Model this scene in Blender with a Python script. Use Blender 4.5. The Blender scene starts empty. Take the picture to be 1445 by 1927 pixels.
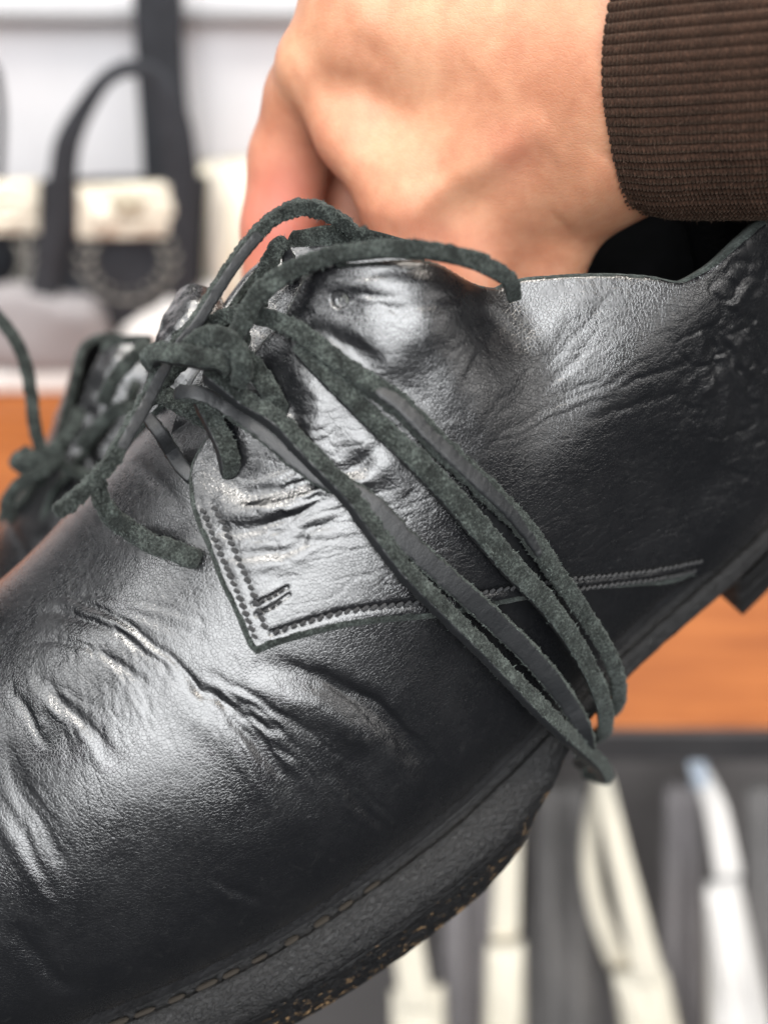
import bpy, math, random
import numpy as np
from mathutils import Matrix, Vector
random.seed(7); RNG = np.random.default_rng(11)
SC = bpy.context.scene
COL = SC.collection

# ---------------------------------------------------------------- camera, world, lamps, exposure
F_PX, CX, CY = 1891.0, 722.5, 963.5            # pinhole of the photograph (1445 x 1927)
PITCH = math.radians(45.0)
CAM = np.array([0.0, 0.0, 1.50])
RIGHT = np.array([1.0, 0, 0]); UPV = np.array([0, math.sin(PITCH), math.cos(PITCH)])
BACK = -np.array([0, math.cos(PITCH), -math.sin(PITCH)])
cd = bpy.data.cameras.new('camera'); cam = bpy.data.objects.new('camera', cd); COL.objects.link(cam)
cam.location = CAM; cam.rotation_euler = (math.pi/2 - PITCH, 0, 0)
cd.sensor_fit = 'VERTICAL'; cd.sensor_height = 24.0; cd.lens = 24.0*F_PX/1927.0
cd.clip_start = 0.01; cd.clip_end = 50
cd.dof.use_dof = True; cd.dof.focus_distance = 0.191; cd.dof.aperture_fstop = 4.5
SC.camera = cam
wd = bpy.data.worlds.new('World'); SC.world = wd; wd.use_nodes = True
wd.node_tree.nodes['Background'].inputs[0].default_value = (0.95, 0.97, 1.0, 1)
wd.node_tree.nodes['Background'].inputs[1].default_value = 0.035
def area(name, loc, target, sx, sy, power, col):
    l = bpy.data.lights.new(name, 'AREA'); l.shape = 'RECTANGLE'; l.size = sx; l.size_y = sy; l.energy = power; l.color = col
    o = bpy.data.objects.new(name, l); COL.objects.link(o); o.location = loc
    o.rotation_euler = (Vector(target)-Vector(loc)).to_track_quat('-Z', 'Y').to_euler()
    return o
area('ceiling_panel', (0.05, -0.95, 2.45), (0, 0.13, 1.37), 1.8, 1.3, 54, (0.97, 0.985, 1.0))
area('ceiling_strip_left', (-1.15, 0.05, 2.35), (-0.05, 0.15, 1.38), 0.8, 0.8, 9, (0.98, 0.99, 1.0))
area('added_fill_right', (1.90, -0.45, 2.05), (0.05, 0.15, 1.35), 1.0, 0.6, 4.5, (1.0, 0.97, 0.94))  # added fill for the shoe's rear side panel and cuff, no known fixture
area('ceiling_spot_right', (0.55, 0.20, 2.50), (0.05, 0.15, 1.4), 0.35, 0.35, 10, (1.0, 0.92, 0.82))
area('ceiling_spot_shelf', (-0.35, 0.20, 2.60), (-0.15, 0.62, 1.1), 0.4, 0.4, 15, (1.0, 0.96, 0.90))
SC.view_settings.view_transform = 'Standard'; SC.view_settings.look = 'None'
SC.view_settings.gamma = 1; SC.view_settings.use_curve_mapping = False
SC.view_settings.exposure = 0.12
SC.cycles.use_denoising = True
SC.cycles.max_bounces = 6

# ---------------------------------------------------------------- maths helpers
def ray(p): return np.array([(p[0]-CX)/F_PX, -(p[1]-CY)/F_PX, -1.0])
def at_depth(x, y, d): return ray((x, y))*d                       # camera frame, centimetres
def proj(P): return np.stack([CX-F_PX*P[..., 0]/P[..., 2], CY+F_PX*P[..., 1]/P[..., 2]], -1)
def to_world(P):
    P = np.asarray(P, float)*0.01
    return CAM + P[..., 0:1]*RIGHT + P[..., 1:2]*UPV + P[..., 2:3]*BACK
LEAN = [0.0, 0.0]
def on_plane_y(x, y, Y):                                         # pixel -> world point on the upright plane at distance Y
    r = ray((x, y)); w = r[0]*RIGHT + r[1]*UPV + r[2]*BACK
    k, z0 = LEAN; return CAM + w*((Y-k*(z0-CAM[2]))/(w[1]-k*w[2]))   # k: how far the plane leans towards the room below z0
def on_plane_z(x, y, Z):
    r = ray((x, y)); w = r[0]*RIGHT + r[1]*UPV + r[2]*BACK
    return CAM + w*((Z-CAM[2])/w[2])
def unit(v): return v/(np.linalg.norm(v, axis=-1, keepdims=True)+1e-12)
def sstep(x, a, b):
    t = np.clip((x-a)/(b-a), 0, 1); return t*t*(3-2*t)
def spl(xs, ys):                                                 # monotone cubic
    xs = np.array(xs, float); ys = np.array(ys, float); n = len(xs); h = np.diff(xs); d = np.diff(ys)/h; m = np.zeros(n)
    for i in range(1, n-1):
        if d[i-1]*d[i] > 0: m[i] = 2*d[i-1]*d[i]/(d[i-1]+d[i])
    m[0] = d[0]; m[-1] = d[-1]
    def f(x):
        x = np.asarray(x, float); i = np.clip(np.searchsorted(xs, x)-1, 0, n-2); t = (x-xs[i])/h[i]
        return (2*t**3-3*t*t+1)*ys[i]+(t**3-2*t*t+t)*h[i]*m[i]+(-2*t**3+3*t*t)*ys[i+1]+(t**3-t*t)*h[i]*m[i+1]
    return f
def catmull(P, step):                                            # smooth curve through points, even steps
    P = np.asarray(P, float)
    d = np.sqrt(np.linalg.norm(np.diff(P[:, :3], axis=0), axis=1))+1e-9; s = np.r_[0, np.cumsum(d)]
    n = len(P); m = np.zeros_like(P)
    for i in range(1, n-1):
        d0 = s[i]-s[i-1]; d1 = s[i+1]-s[i]
        m[i] = (d1*(P[i]-P[i-1])/d0 + d0*(P[i+1]-P[i])/d1)/(d0+d1)
    m[0] = (P[1]-P[0])/(s[1]-s[0]); m[-1] = (P[-1]-P[-2])/(s[-1]-s[-2])
    u = np.linspace(0, s[-1], 40*n); i = np.clip(np.searchsorted(s, u)-1, 0, n-2); h = (s[i+1]-s[i])[:, None]; t = ((u-s[i])/h[:, 0])[:, None]
    Q = (2*t**3-3*t*t+1)*P[i]+(t**3-2*t*t+t)*h*m[i]+(-2*t**3+3*t*t)*P[i+1]+(t**3-t*t)*h*m[i+1]
    L = np.r_[0, np.cumsum(np.linalg.norm(np.diff(Q[:, :3], axis=0), axis=1))]
    k = max(3, int(L[-1]/step)+1); v = np.linspace(0, L[-1], k)
    return np.stack([np.interp(v, L, Q[:, j]) for j in range(Q.shape[1])], 1)
def _h(i, j, k, s):
    n = (i*374761393 + j*668265263 + k*2147483647 + s*974634777) & 0xffffffff
    n = ((n ^ (n >> 13))*1274126177) & 0xffffffff
    return ((n ^ (n >> 16)) & 0xffff)/32767.5-1
def noise(P, seed=0):                                            # value noise in [-1, 1]
    P = np.asarray(P, float); f = np.floor(P); q = P-f; I = f.astype(np.int64); w = q*q*q*(q*(q*6-15)+10)
    r = 0
    for a in (0, 1):
        for b in (0, 1):
            for c in (0, 1):
                r = r + _h(I[..., 0]+a, I[..., 1]+b, I[..., 2]+c, seed)*(w[..., 0] if a else 1-w[..., 0])*(w[..., 1] if b else 1-w[..., 1])*(w[..., 2] if c else 1-w[..., 2])
    return r
def fbm(P, seed=0, o=3):
    return sum(noise(P*2**i, seed+i)*0.5**i for i in range(o))

# ---------------------------------------------------------------- object helpers
def tag(o, label=None, cat=None, group=None, kind=None):
    if label: o['label'] = label
    if cat: o['category'] = cat
    if group: o['group'] = group
    if kind: o['kind'] = kind
    return o
def empty(name, M=None):
    o = bpy.data.objects.new(name, None); COL.objects.link(o); o.empty_display_size = 0.02
    if M is not None: o.matrix_world = M
    return o
def mesh(name, V, Fq, mat, parent=None, smooth=True, attrs=None, mats=None, fmat=None):
    V = np.asarray(V, np.float32); me = bpy.data.meshes.new(name)
    if isinstance(Fq, np.ndarray):
        nf, k = Fq.shape
        me.vertices.add(len(V)); me.vertices.foreach_set('co', V.ravel())
        me.loops.add(nf*k); me.loops.foreach_set('vertex_index', Fq.astype(np.int32).ravel())
        me.polygons.add(nf); me.polygons.foreach_set('loop_start', np.arange(nf, dtype=np.int32)*k)
        me.update(calc_edges=True)
    else:
        me.from_pydata(V.tolist(), [], [list(map(int, f)) for f in Fq])
    if smooth: me.polygons.foreach_set('use_smooth', np.ones(len(me.polygons), bool))
    for n, v in (attrs or {}).items():
        at = me.attributes.new(n, 'FLOAT', 'POINT'); at.data.foreach_set('value', np.asarray(v, np.float32))
    for m in (mats or [mat]): me.materials.append(m)
    if fmat is not None: me.polygons.foreach_set('material_index', np.asarray(fmat, np.int32))
    me.update(); me.validate()
    o = bpy.data.objects.new(name, me); COL.objects.link(o)
    if parent is not None: o.parent = parent
    return o
def grid_faces(n, m, closed=False, off=0):
    i, j = np.meshgrid(np.arange(n-1), np.arange(m if closed else m-1), indexing='ij'); j2 = (j+1) % m
    return (np.stack([i*m+j, (i+1)*m+j, (i+1)*m+j2, i*m+j2], -1).reshape(-1, 4)+off)
def joinq(parts):
    V = []; Fs = []; n = 0
    for v, f in parts:
        V.append(v); Fs.append(np.asarray(f)+n); n += len(v)
    return np.concatenate(V), np.concatenate(Fs)
def boxm(x0, x1, y0, y1, z0, z1):
    V = np.array([(x, y, z) for x in (x0, x1) for y in (y0, y1) for z in (z0, z1)], float)
    Fq = np.array([(0, 1, 3, 2), (4, 6, 7, 5), (0, 4, 5, 1), (2, 3, 7, 6), (0, 2, 6, 4), (1, 5, 7, 3)])
    return V, Fq
def rounded(o, w, seg=3):
    b = o.modifiers.new('bevel', 'BEVEL'); b.width = w; b.segments = seg; b.limit_method = 'ANGLE'
    return o

# ---------------------------------------------------------------- materials
def newmat(name):
    m = bpy.data.materials.new(name); m.use_nodes = True; nt = m.node_tree
    return m, nt, nt.nodes['Principled BSDF']
class NB:
    def __init__(s, nt): s.nt = nt
    def n(s, t, **kw):
        o = s.nt.nodes.new(t)
        for k, v in kw.items():
            if k.startswith('i_'):
                key = k[2:]; o.inputs[int(key) if key.isdigit() else key.replace('_', ' ')].default_value = v
            else: setattr(o, k, v)
        return o
    def l(s, a, b): s.nt.links.new(a, b)
    def co(s, scale=(1, 1, 1), rot=(0, 0, 0)):
        t = s.n('ShaderNodeTexCoord'); mp = s.n('ShaderNodeMapping'); mp.inputs['Scale'].default_value = scale; mp.inputs['Rotation'].default_value = rot
        s.l(t.outputs['Object'], mp.inputs[0]); return mp.outputs[0]
    def noise(s, co, scale, detail=3, rough=0.55, dist=0.0):
        t = s.n('ShaderNodeTexNoise'); t.inputs['Scale'].default_value = scale; t.inputs['Detail'].default_value = detail
        t.inputs['Roughness'].default_value = rough; t.inputs['Distortion'].default_value = dist
        s.l(co, t.inputs['Vector']); return t.outputs[0]
    def ramp(s, v, stops):
        r = s.n('ShaderNodeValToRGB'); e = r.color_ramp.elements
        while len(e) < len(stops): e.new(0.5)
        for q, (p, c) in zip(e, stops):
            q.position = p; q.color = (*c, 1) if len(c) == 3 else c
        s.l(v, r.inputs[0]); return r.outputs[0]
    def math(s, op, a, b=None, c=None):
        m = s.n('ShaderNodeMath', operation=op)
        for i, v in enumerate((a, b, c)):
            if v is None: continue
            if isinstance(v, (int, float)): m.inputs[i].default_value = v
            else: s.l(v, m.inputs[i])
        return m.outputs[0]
    def mix(s, f, a, b):
        m = s.n('ShaderNodeMix', data_type='RGBA')
        for i, v in ((0, f), (6, a), (7, b)):
            if isinstance(v, (int, float)): m.inputs[i].default_value = v
            elif isinstance(v, tuple): m.inputs[i].default_value = (*v, 1)
            else: s.l(v, m.inputs[i])
        return m.outputs[2]
    def bump(s, h, strength, dist, prev=None):
        b = s.n('ShaderNodeBump'); b.inputs['Strength'].default_value = strength; b.inputs['Distance'].default_value = dist
        s.l(h, b.inputs['Height'])
        if prev is not None: s.l(prev, b.inputs['Normal'])
        return b.outputs[0]

def leather_nodes(nb, p, base=(0.0036, 0.0039, 0.005), rmin=0.22, rmax=0.34, grain=1.0, coat=0.6, ior=1.65):
    co = nb.co()
    wv = nb.n('ShaderNodeTexNoise'); wv.inputs['Scale'].default_value = 500; nb.l(co, wv.inputs['Vector'])
    off = nb.n('ShaderNodeVectorMath', operation='MULTIPLY_ADD'); nb.l(wv.outputs['Color'], off.inputs[0]); off.inputs[1].default_value = (0.0009,)*3; nb.l(co, off.inputs[2])
    cells = nb.n('ShaderNodeTexVoronoi', feature='DISTANCE_TO_EDGE'); cells.inputs['Scale'].default_value = 1500; nb.l(off.outputs[0], cells.inputs['Vector'])
    c2 = nb.n('ShaderNodeTexVoronoi', feature='DISTANCE_TO_EDGE'); c2.inputs['Scale'].default_value = 2600; nb.l(off.outputs[0], c2.inputs['Vector'])
    g1 = nb.math('MINIMUM', cells.outputs['Distance'], 0.16); g2 = nb.math('MINIMUM', c2.outputs['Distance'], 0.09)
    # long soft tension lines across the hide
    cs = nb.co((1.0, 0.28, 0.5), (0.3, 0.2, 0.6)); st = nb.noise(cs, 900, 3, 0.6, 0.6)
    big = nb.noise(co, 160, 4, 0.6)
    h = nb.math('ADD', nb.math('MULTIPLY', g1, 1.4), nb.math('MULTIPLY', g2, 0.5))
    h = nb.math('ADD', h, nb.math('MULTIPLY', st, 0.32))
    ck = nb.n('ShaderNodeTexVoronoi', feature='DISTANCE_TO_EDGE'); ck.inputs['Scale'].default_value = 300
    w2 = nb.n('ShaderNodeTexNoise'); w2.inputs['Scale'].default_value = 170; w2.inputs['Detail'].default_value = 3; nb.l(cs, w2.inputs['Vector'])
    o2 = nb.n('ShaderNodeVectorMath', operation='MULTIPLY_ADD'); nb.l(w2.outputs['Color'], o2.inputs[0]); o2.inputs[1].default_value = (0.006,)*3; nb.l(cs, o2.inputs[2]); nb.l(o2.outputs[0], ck.inputs['Vector'])
    patch = nb.ramp(nb.noise(co, 40, 3), [(0.42, (0, 0, 0)), (0.62, (1, 1, 1))])
    h = nb.math('ADD', h, nb.math('MULTIPLY', nb.math('MULTIPLY', nb.math('MINIMUM', ck.outputs['Distance'], 0.06), patch), 4.0))
    n1 = nb.bump(h, 0.34*grain, 0.0003)
    n2 = nb.bump(big, 0.07, 0.0005, n1)
    nb.l(n2, p.inputs['Normal']); nb.l(n2, p.inputs['Coat Normal'])
    mott = nb.noise(co, 70, 4, 0.6); fine = nb.noise(co, 1300, 2, 0.6)
    scuff = nb.noise(nb.co((1, 0.35, 1), (0.2, 0.5, 0.9)), 230, 5, 0.75, 1.2)
    r = nb.n('ShaderNodeMapRange'); r.inputs['From Min'].default_value = 0.3; r.inputs['From Max'].default_value = 0.7
    r.inputs['To Min'].default_value = rmin; r.inputs['To Max'].default_value = rmax; nb.l(mott, r.inputs[0])
    rr = nb.math('ADD', r.outputs[0], nb.math('MULTIPLY', nb.math('SUBTRACT', fine, 0.5), 0.12))
    nb.l(rr, p.inputs['Roughness'])
    sc = nb.ramp(scuff, [(0.57, (0, 0, 0)), (0.8, (1, 1, 1))])
    col = nb.mix(nb.math('MULTIPLY', sc, 0.35), base, (0.035, 0.035, 0.034))
    p.inputs['IOR'].default_value = ior; p.inputs['Specular IOR Level'].default_value = 0.8; p.inputs['Coat Weight'].default_value = coat; p.inputs['Coat Roughness'].default_value = 0.27; p.inputs['Coat IOR'].default_value = 1.6
    return col
def mat_leather():
    m, nt, p = newmat('black_leather'); nb = NB(nt)
    nb.l(leather_nodes(nb, p), p.inputs['Base Color']); return m
def suede_color(nb):
    co = nb.co()
    a = nb.noise(co, 2000, 4, 0.75); b = nb.noise(co, 260, 3, 0.6)
    v = nb.math('ADD', nb.math('MULTIPLY', a, 0.65), nb.math('MULTIPLY', b, 0.35))
    return nb.ramp(v, [(0.38, (0.0028, 0.0034, 0.0032)), (0.5, (0.016, 0.0192, 0.0177)), (0.65, (0.082, 0.096, 0.088))]), a
def mat_suede():
    m, nt, p = newmat('green_black_suede'); nb = NB(nt)
    c, a = suede_color(nb); nb.l(c, p.inputs['Base Color']); p.inputs['Roughness'].default_value = 0.95
    p.inputs['Specular IOR Level'].default_value = 0.15
    p.inputs['Sheen Weight'].default_value = 0.14; p.inputs['Sheen Tint'].default_value = (0.68, 0.75, 0.71, 1)
    nb.l(nb.bump(a, 0.8, 0.0005), p.inputs['Normal']); return m
def mat_lace():
    m, nt, p = newmat('lace_leather'); nb = NB(nt)
    c, a = suede_color(nb); nb.l(c, p.inputs['Base Color']); p.inputs['Roughness'].default_value = 0.95
    p.inputs['Specular IOR Level'].default_value = 0.15
    p.inputs['Sheen Weight'].default_value = 0.14; p.inputs['Sheen Tint'].default_value = (0.68, 0.75, 0.71, 1)
    nb.l(nb.bump(a, 0.8, 0.0005), p.inputs['Normal'])
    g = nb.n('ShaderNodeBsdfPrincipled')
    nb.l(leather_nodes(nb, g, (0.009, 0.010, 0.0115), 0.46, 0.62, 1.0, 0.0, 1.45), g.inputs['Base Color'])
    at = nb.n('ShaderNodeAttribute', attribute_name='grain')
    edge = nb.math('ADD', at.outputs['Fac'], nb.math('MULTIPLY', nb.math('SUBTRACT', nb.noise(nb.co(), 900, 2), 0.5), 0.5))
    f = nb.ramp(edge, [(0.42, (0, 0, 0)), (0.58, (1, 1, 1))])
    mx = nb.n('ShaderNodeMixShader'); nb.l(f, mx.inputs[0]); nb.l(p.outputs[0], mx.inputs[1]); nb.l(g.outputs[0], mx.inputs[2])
    nb.l(mx.outputs[0], nt.nodes['Material Output'].inputs[0]); return m
def mat_sole():
    m, nt, p = newmat('worn_sole'); nb = NB(nt); co = nb.co()
    a = nb.noise(nb.co((0.6, 1, 1)), 1250, 5, 0.7, 0.5); b = nb.noise(nb.co((0.3, 1, 1)), 2200, 3, 0.7)
    col = nb.ramp(a, [(0.40, (0.002, 0.002, 0.0024)), (0.56, (0.005, 0.005, 0.0056)), (0.74, (0.024, 0.024, 0.025))])
    at = nb.n('ShaderNodeAttribute', attribute_name='low')
    sp = nb.noise(nb.co((0.6, 1, 1)), 760, 4, 0.75)
    thr = nb.math('ADD', sp, nb.math('MULTIPLY', nb.math('SUBTRACT', at.outputs['Fac'], 1.0), 0.45))
    f = nb.ramp(thr, [(0.565, (0, 0, 0)), (0.60, (1, 1, 1))])
    nb.l(nb.mix(f, col, (0.30, 0.19, 0.095)), p.inputs['Base Color'])
    nb.l(nb.ramp(a, [(0.3, (0.30,)*3), (0.7, (0.58,)*3)]), p.inputs['Roughness'])
    n1 = nb.bump(a, 0.9, 0.0007); n2 = nb.bump(b, 0.5, 0.0003, n1); nb.l(n2, p.inputs['Normal'])
    p.inputs['Specular IOR Level'].default_value = 0.45
    return m
def mat_plain(name, col, rough=0.7, var=0.15, scale=40, bump=0.0, bscale=200, spec=0.4, sub=0):
    m, nt, p = newmat(name); nb = NB(nt); co = nb.co()
    v = nb.noise(co, scale, 4, 0.6)
    lo = tuple(c*(1-var) for c in col); hi = tuple(min(1, c*(1+var)) for c in col)
    nb.l(nb.ramp(v, [(0.3, lo), (0.7, hi)]), p.inputs['Base Color']); p.inputs['Roughness'].default_value = rough
    p.inputs['Specular IOR Level'].default_value = spec
    if bump: nb.l(nb.bump(nb.noise(co, bscale, 3), bump, 0.002), p.inputs['Normal'])
    return m
def mat_skin():
    m, nt, p = newmat('skin'); nb = NB(nt); co = nb.co()
    a = nb.noise(co, 45, 4, 0.55); b = nb.noise(co, 260, 3, 0.6)
    v = nb.math('ADD', nb.math('MULTIPLY', a, 0.75), nb.math('MULTIPLY', b, 0.25))
    at = nb.n('ShaderNodeAttribute', attribute_name='red')
    c = nb.ramp(v, [(0.33, (0.37, 0.150, 0.082)), (0.5, (0.47, 0.222, 0.128)), (0.66, (0.56, 0.30, 0.18))])
    nb.l(nb.mix(at.outputs['Fac'], c, (0.50, 0.14, 0.105)), p.inputs['Base Color'])
    p.inputs['Roughness'].default_value = 0.48; p.inputs['Specular IOR Level'].default_value = 0.42
    p.inputs['Subsurface Weight'].default_value = 0.35; p.inputs['Subsurface Radius'].default_value = (0.006, 0.0022, 0.0012); p.inputs['Subsurface Scale'].default_value = 1.0
    vo = nb.n('ShaderNodeTexVoronoi', feature='DISTANCE_TO_EDGE'); vo.inputs['Scale'].default_value = 850; nb.l(nb.co((1, 1, 1.7), (0.2, 0.7, 0.1)), vo.inputs['Vector'])
    h = nb.math('MINIMUM', vo.outputs['Distance'], 0.14)
    n1 = nb.bump(h, 0.6, 0.0003); nb.l(nb.bump(nb.noise(co, 1500, 3), 0.15, 0.0002, n1), p.inputs['Normal'])
    return m
def mat_wood():
    m, nt, p = newmat('orange_wood'); nb = NB(nt)
    co = nb.co((0.9, 7, 7)); a = nb.noise(co, 5, 5, 0.6, 1.4); b = nb.noise(nb.co((2, 60, 60)), 8, 3, 0.6)
    v = nb.math('ADD', nb.math('MULTIPLY', a, 0.7), nb.math('MULTIPLY', b, 0.3))
    nb.l(nb.ramp(v, [(0.3, (0.19, 0.048, 0.010)), (0.5, (0.31, 0.093, 0.020)), (0.7, (0.41, 0.135, 0.033))]), p.inputs['Base Color'])
    p.inputs['Roughness'].default_value = 0.42; nb.l(nb.bump(b, 0.15, 0.0005), p.inputs['Normal']); return m
def mat_knit():
    m, nt, p = newmat('brown_wool_knit'); nb = NB(nt); co = nb.co()
    a = nb.noise(co, 1500, 3, 0.7); b = nb.noise(co, 120, 3)
    v = nb.math('ADD', nb.math('MULTIPLY', a, 0.7), nb.math('MULTIPLY', b, 0.3))
    nb.l(nb.ramp(v, [(0.3, (0.009, 0.004, 0.0025)), (0.5, (0.026, 0.0122, 0.0077)), (0.7, (0.062, 0.031, 0.020))]), p.inputs['Base Color'])
    p.inputs['Roughness'].default_value = 0.95; p.inputs['Specular IOR Level'].default_value = 0.15
    p.inputs['Sheen Weight'].default_value = 0.3; p.inputs['Sheen Tint'].default_value = (0.8, 0.6, 0.45, 1)
    nb.l(nb.bump(a, 0.6, 0.0004), p.inputs['Normal']); return m
M_LEATHER = mat_leather(); M_SUEDE = mat_suede(); M_LACE = mat_lace(); M_SOLE = mat_sole(); M_SKIN = mat_skin(); M_WOOD = mat_wood(); M_KNIT = mat_knit()
M_LINING = mat_plain('black_lining', (0.010, 0.010, 0.011), 0.7, 0.4, 120, 0.3, 900, 0.3)
M_THREAD = mat_plain('black_thread', (0.022, 0.0225, 0.024), 0.42, 0.5, 900, 0.4, 2500, 0.5)
M_TAN = mat_plain('tan_thread', (0.028, 0.023, 0.018), 0.8, 0.7, 500, 0.4, 2500, 0.3)
M_FIBRE = mat_plain('fibre', (0.095, 0.113, 0.104), 0.9, 0.3, 300)
M_PALE = mat_plain('pale_fibre', (0.22, 0.23, 0.20), 0.9, 0.2, 300)

# ---------------------------------------------------------------- the shoe's form, in its own frame (a: toe to heel, l: outward, u: up), cm
A = unit(np.array([.78, .58, -.24])); L = np.array([.42, -.55, .72]); L = unit(L-A*(L@A)); U = np.cross(L, A)
ORG = at_depth(860, 1530, 21.5)
f_lw = spl([-13, -12.5, -11.5, -9.74, -8.19, -7.08, -5.31, -3.7, -1.5, 0, 1.6, 2.8, 5.4, 6.9, 8.3, 9.7, 11.5, 12.6, 13.2],
           [-5.6, -4.3, -3.2, -2.2, -1.6, -1.18, -.63, -.29, -.06, 0, -.1, -.22, -.5, -.55, -.55, -.6, -1.0, -1.9, -3.6])
f_W = spl([-13, -12.5, -11.5, -10, -8, -5, -3, 0, 3, 6, 9, 11, 12.6, 13.2], [.05, 2.6, 5.2, 7.2, 8.8, 9.8, 9.8, 9.2, 8.1, 7.2, 6.6, 5.9, 3.6, .05])
f_H = spl([-13, -12, -10, -8, -5, -3, -1, 1, 3, 5, 8, 13.2], [2.6, 3.7, 4.8, 5.5, 6.45, 7.05, 7.9, 8.9, 10.2, 11.5, 12.5, 12.5])
f_n = spl([-13, -8, -3, 0, 3, 6, 13.2], [2.4, 2.4, 2.45, 2.35, 2.2, 2.2, 2.4])
def form_l(a, ph):
    a = np.asarray(a, float); ph = np.asarray(ph, float); w = f_W(a)/2; n = f_n(a); c = np.cos(ph); s = np.sin(ph); h = f_H(a)
    r = (np.abs(c/w)**n+np.abs(s/h)**n)**(-1/n); l = f_lw(a)-w+r*c; u = r*s; k = np.minimum(1, w/2.)
    l = l+np.sign(c)*k*(.22*np.exp(-((u-1.6)/1.3)**2)-.22*np.exp(-(u/.4)**2))*np.minimum(1, np.abs(c)*3)
    l = l-0.5*(u/h)**2*sstep(a, -6, 0)
    kk = np.log1p(np.exp((u-(5.9+.27*(a-4)))/.22))*.22; l = l-.42*kk*sstep(a, 3.8, 6.2)*sstep(c, .0, .25)*sstep(-a, -12.8, -11)
    return a+0*l, l, u
def al(a, l, u): return ORG+np.asarray(a)[..., None]*A+np.asarray(l)[..., None]*L+np.asarray(u)[..., None]*U
def form(a, ph): return al(*form_l(a, ph))
def fnrm(a, ph, e=2e-3):
    a = np.clip(a, -12.97, 13.12); return unit(np.cross(form(a+e, ph)-form(a-e, ph), form(a, ph+e)-form(a, ph-e)))
def off_form(a, ph, o): return form(a, ph)+fnrm(a, ph)*np.asarray(o)[..., None]
_ga, _gp = np.meshgrid(np.linspace(-12.5, 12.9, 280), np.linspace(0.01, np.pi-.01, 170), indexing='ij')
_P = form(_ga, _gp); _N = fnrm(_ga, _gp); _ok = (_N*-_P).sum(-1) > 0.03*np.linalg.norm(_P, axis=-1)
_GA, _GP, _GQ = _ga[_ok], _gp[_ok], proj(_P+_N*.2)[_ok]
def solve(px, o):                                               # pixels -> (a, phi) where the ray meets the form grown by o
    px = np.atleast_2d(np.asarray(px, float)); o = np.broadcast_to(np.asarray(o, float), (len(px),))
    a = np.zeros(len(px)); ph = np.zeros(len(px))
    for i, q in enumerate(px):
        k = ((_GQ-q)**2).sum(1).argmin(); a[i] = _GA[k]; ph[i] = _GP[k]
    for _ in range(12):
        e = 1e-3; q0 = proj(off_form(a, ph, o)); ja = (proj(off_form(a+e, ph, o))-q0)/e; jp = (proj(off_form(a, ph+e, o))-q0)/e
        r = px-q0; det = ja[:, 0]*jp[:, 1]-ja[:, 1]*jp[:, 0]; det = np.where(np.abs(det) < 200, 200*np.sign(det+1e-9), det)
        a = a+np.clip((r[:, 0]*jp[:, 1]-r[:, 1]*jp[:, 0])/det, -.3, .3); ph = np.clip(ph+np.clip((ja[:, 0]*r[:, 1]-ja[:, 1]*r[:, 0])/det, -.06, .06), 0.0, np.pi)
        a = np.clip(a, -12.95, 13.15)
    return a, ph
ROT = np.stack([A, -L, U], 1)                                   # local x = a, y = -l, z = u
def to_local(P): return ((np.asarray(P)-ORG) @ ROT)*0.01
Rw = np.stack([v[0]*RIGHT+v[1]*UPV+v[2]*BACK for v in (A, -L, U)], 1)
MW = Matrix.Translation(Vector(to_world(ORG))) @ Matrix(Rw.tolist()).to_4x4()

def crease_field(px, creases):
    """px (n,2) projected positions; each crease = (polyline, amplitude cm, width px, kind)"""
    d = np.zeros(len(px))
    for line, amp, w, kind in creases:
        ln = catmull(np.array(line, float), 6.0)
        lo = ln.min(0)-5*w; hi = ln.max(0)+5*w
        idx = np.where(((px > lo) & (px < hi)).all(1))[0]
        if not len(idx): continue
        p = px[idx]; best = np.full(len(p), 1e9); sg = np.zeros(len(p)); tt = np.zeros(len(p))
        for i in range(len(ln)-1):
            s = ln[i+1]-ln[i]; L2 = s@s; t = np.clip(((p-ln[i])@s)/L2, 0, 1); q = p-(ln[i]+t[:, None]*s); dd = np.linalg.norm(q, axis=1)
            up = dd < best; best[up] = dd[up]; sg[up] = np.sign(s[0]*q[up, 1]-s[1]*q[up, 0]); tt[up] = (i+t[up])/(len(ln)-1)
        sd = best*sg; fade = np.sin(np.pi*np.clip(tt, 0.0, 1))**.6
        if kind == 'g': v = -np.exp(-(sd/w)**2)
        elif kind == 'r': v = np.exp(-(sd/w)**2)
        elif kind == 'f': v = -np.exp(-(sd/w)**2)+.8*np.exp(-((sd-1.9*w)/(1.3*w))**2)      # ridge on the right-hand side of the line
        elif kind == 'b': v = -np.exp(-(sd/w)**2)+.8*np.exp(-((sd+1.9*w)/(1.3*w))**2)
        elif kind == 's': v = np.tanh(sd/w)*np.exp(-(sd/(4*w))**2); fade = sstep(tt, 0, .15)*sstep(1-tt, 0, .15)
        elif kind == 'k': v = -np.exp(-(sd/w)**2); fade = 1.0
        d[idx] += amp*v*fade
    return d

SHOE = empty('leather_shoe', MW)
tag(SHOE, 'large black leather ankle shoe in front, laces wrapped round its waist', 'shoe', 'pair of black leather shoes')

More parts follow.
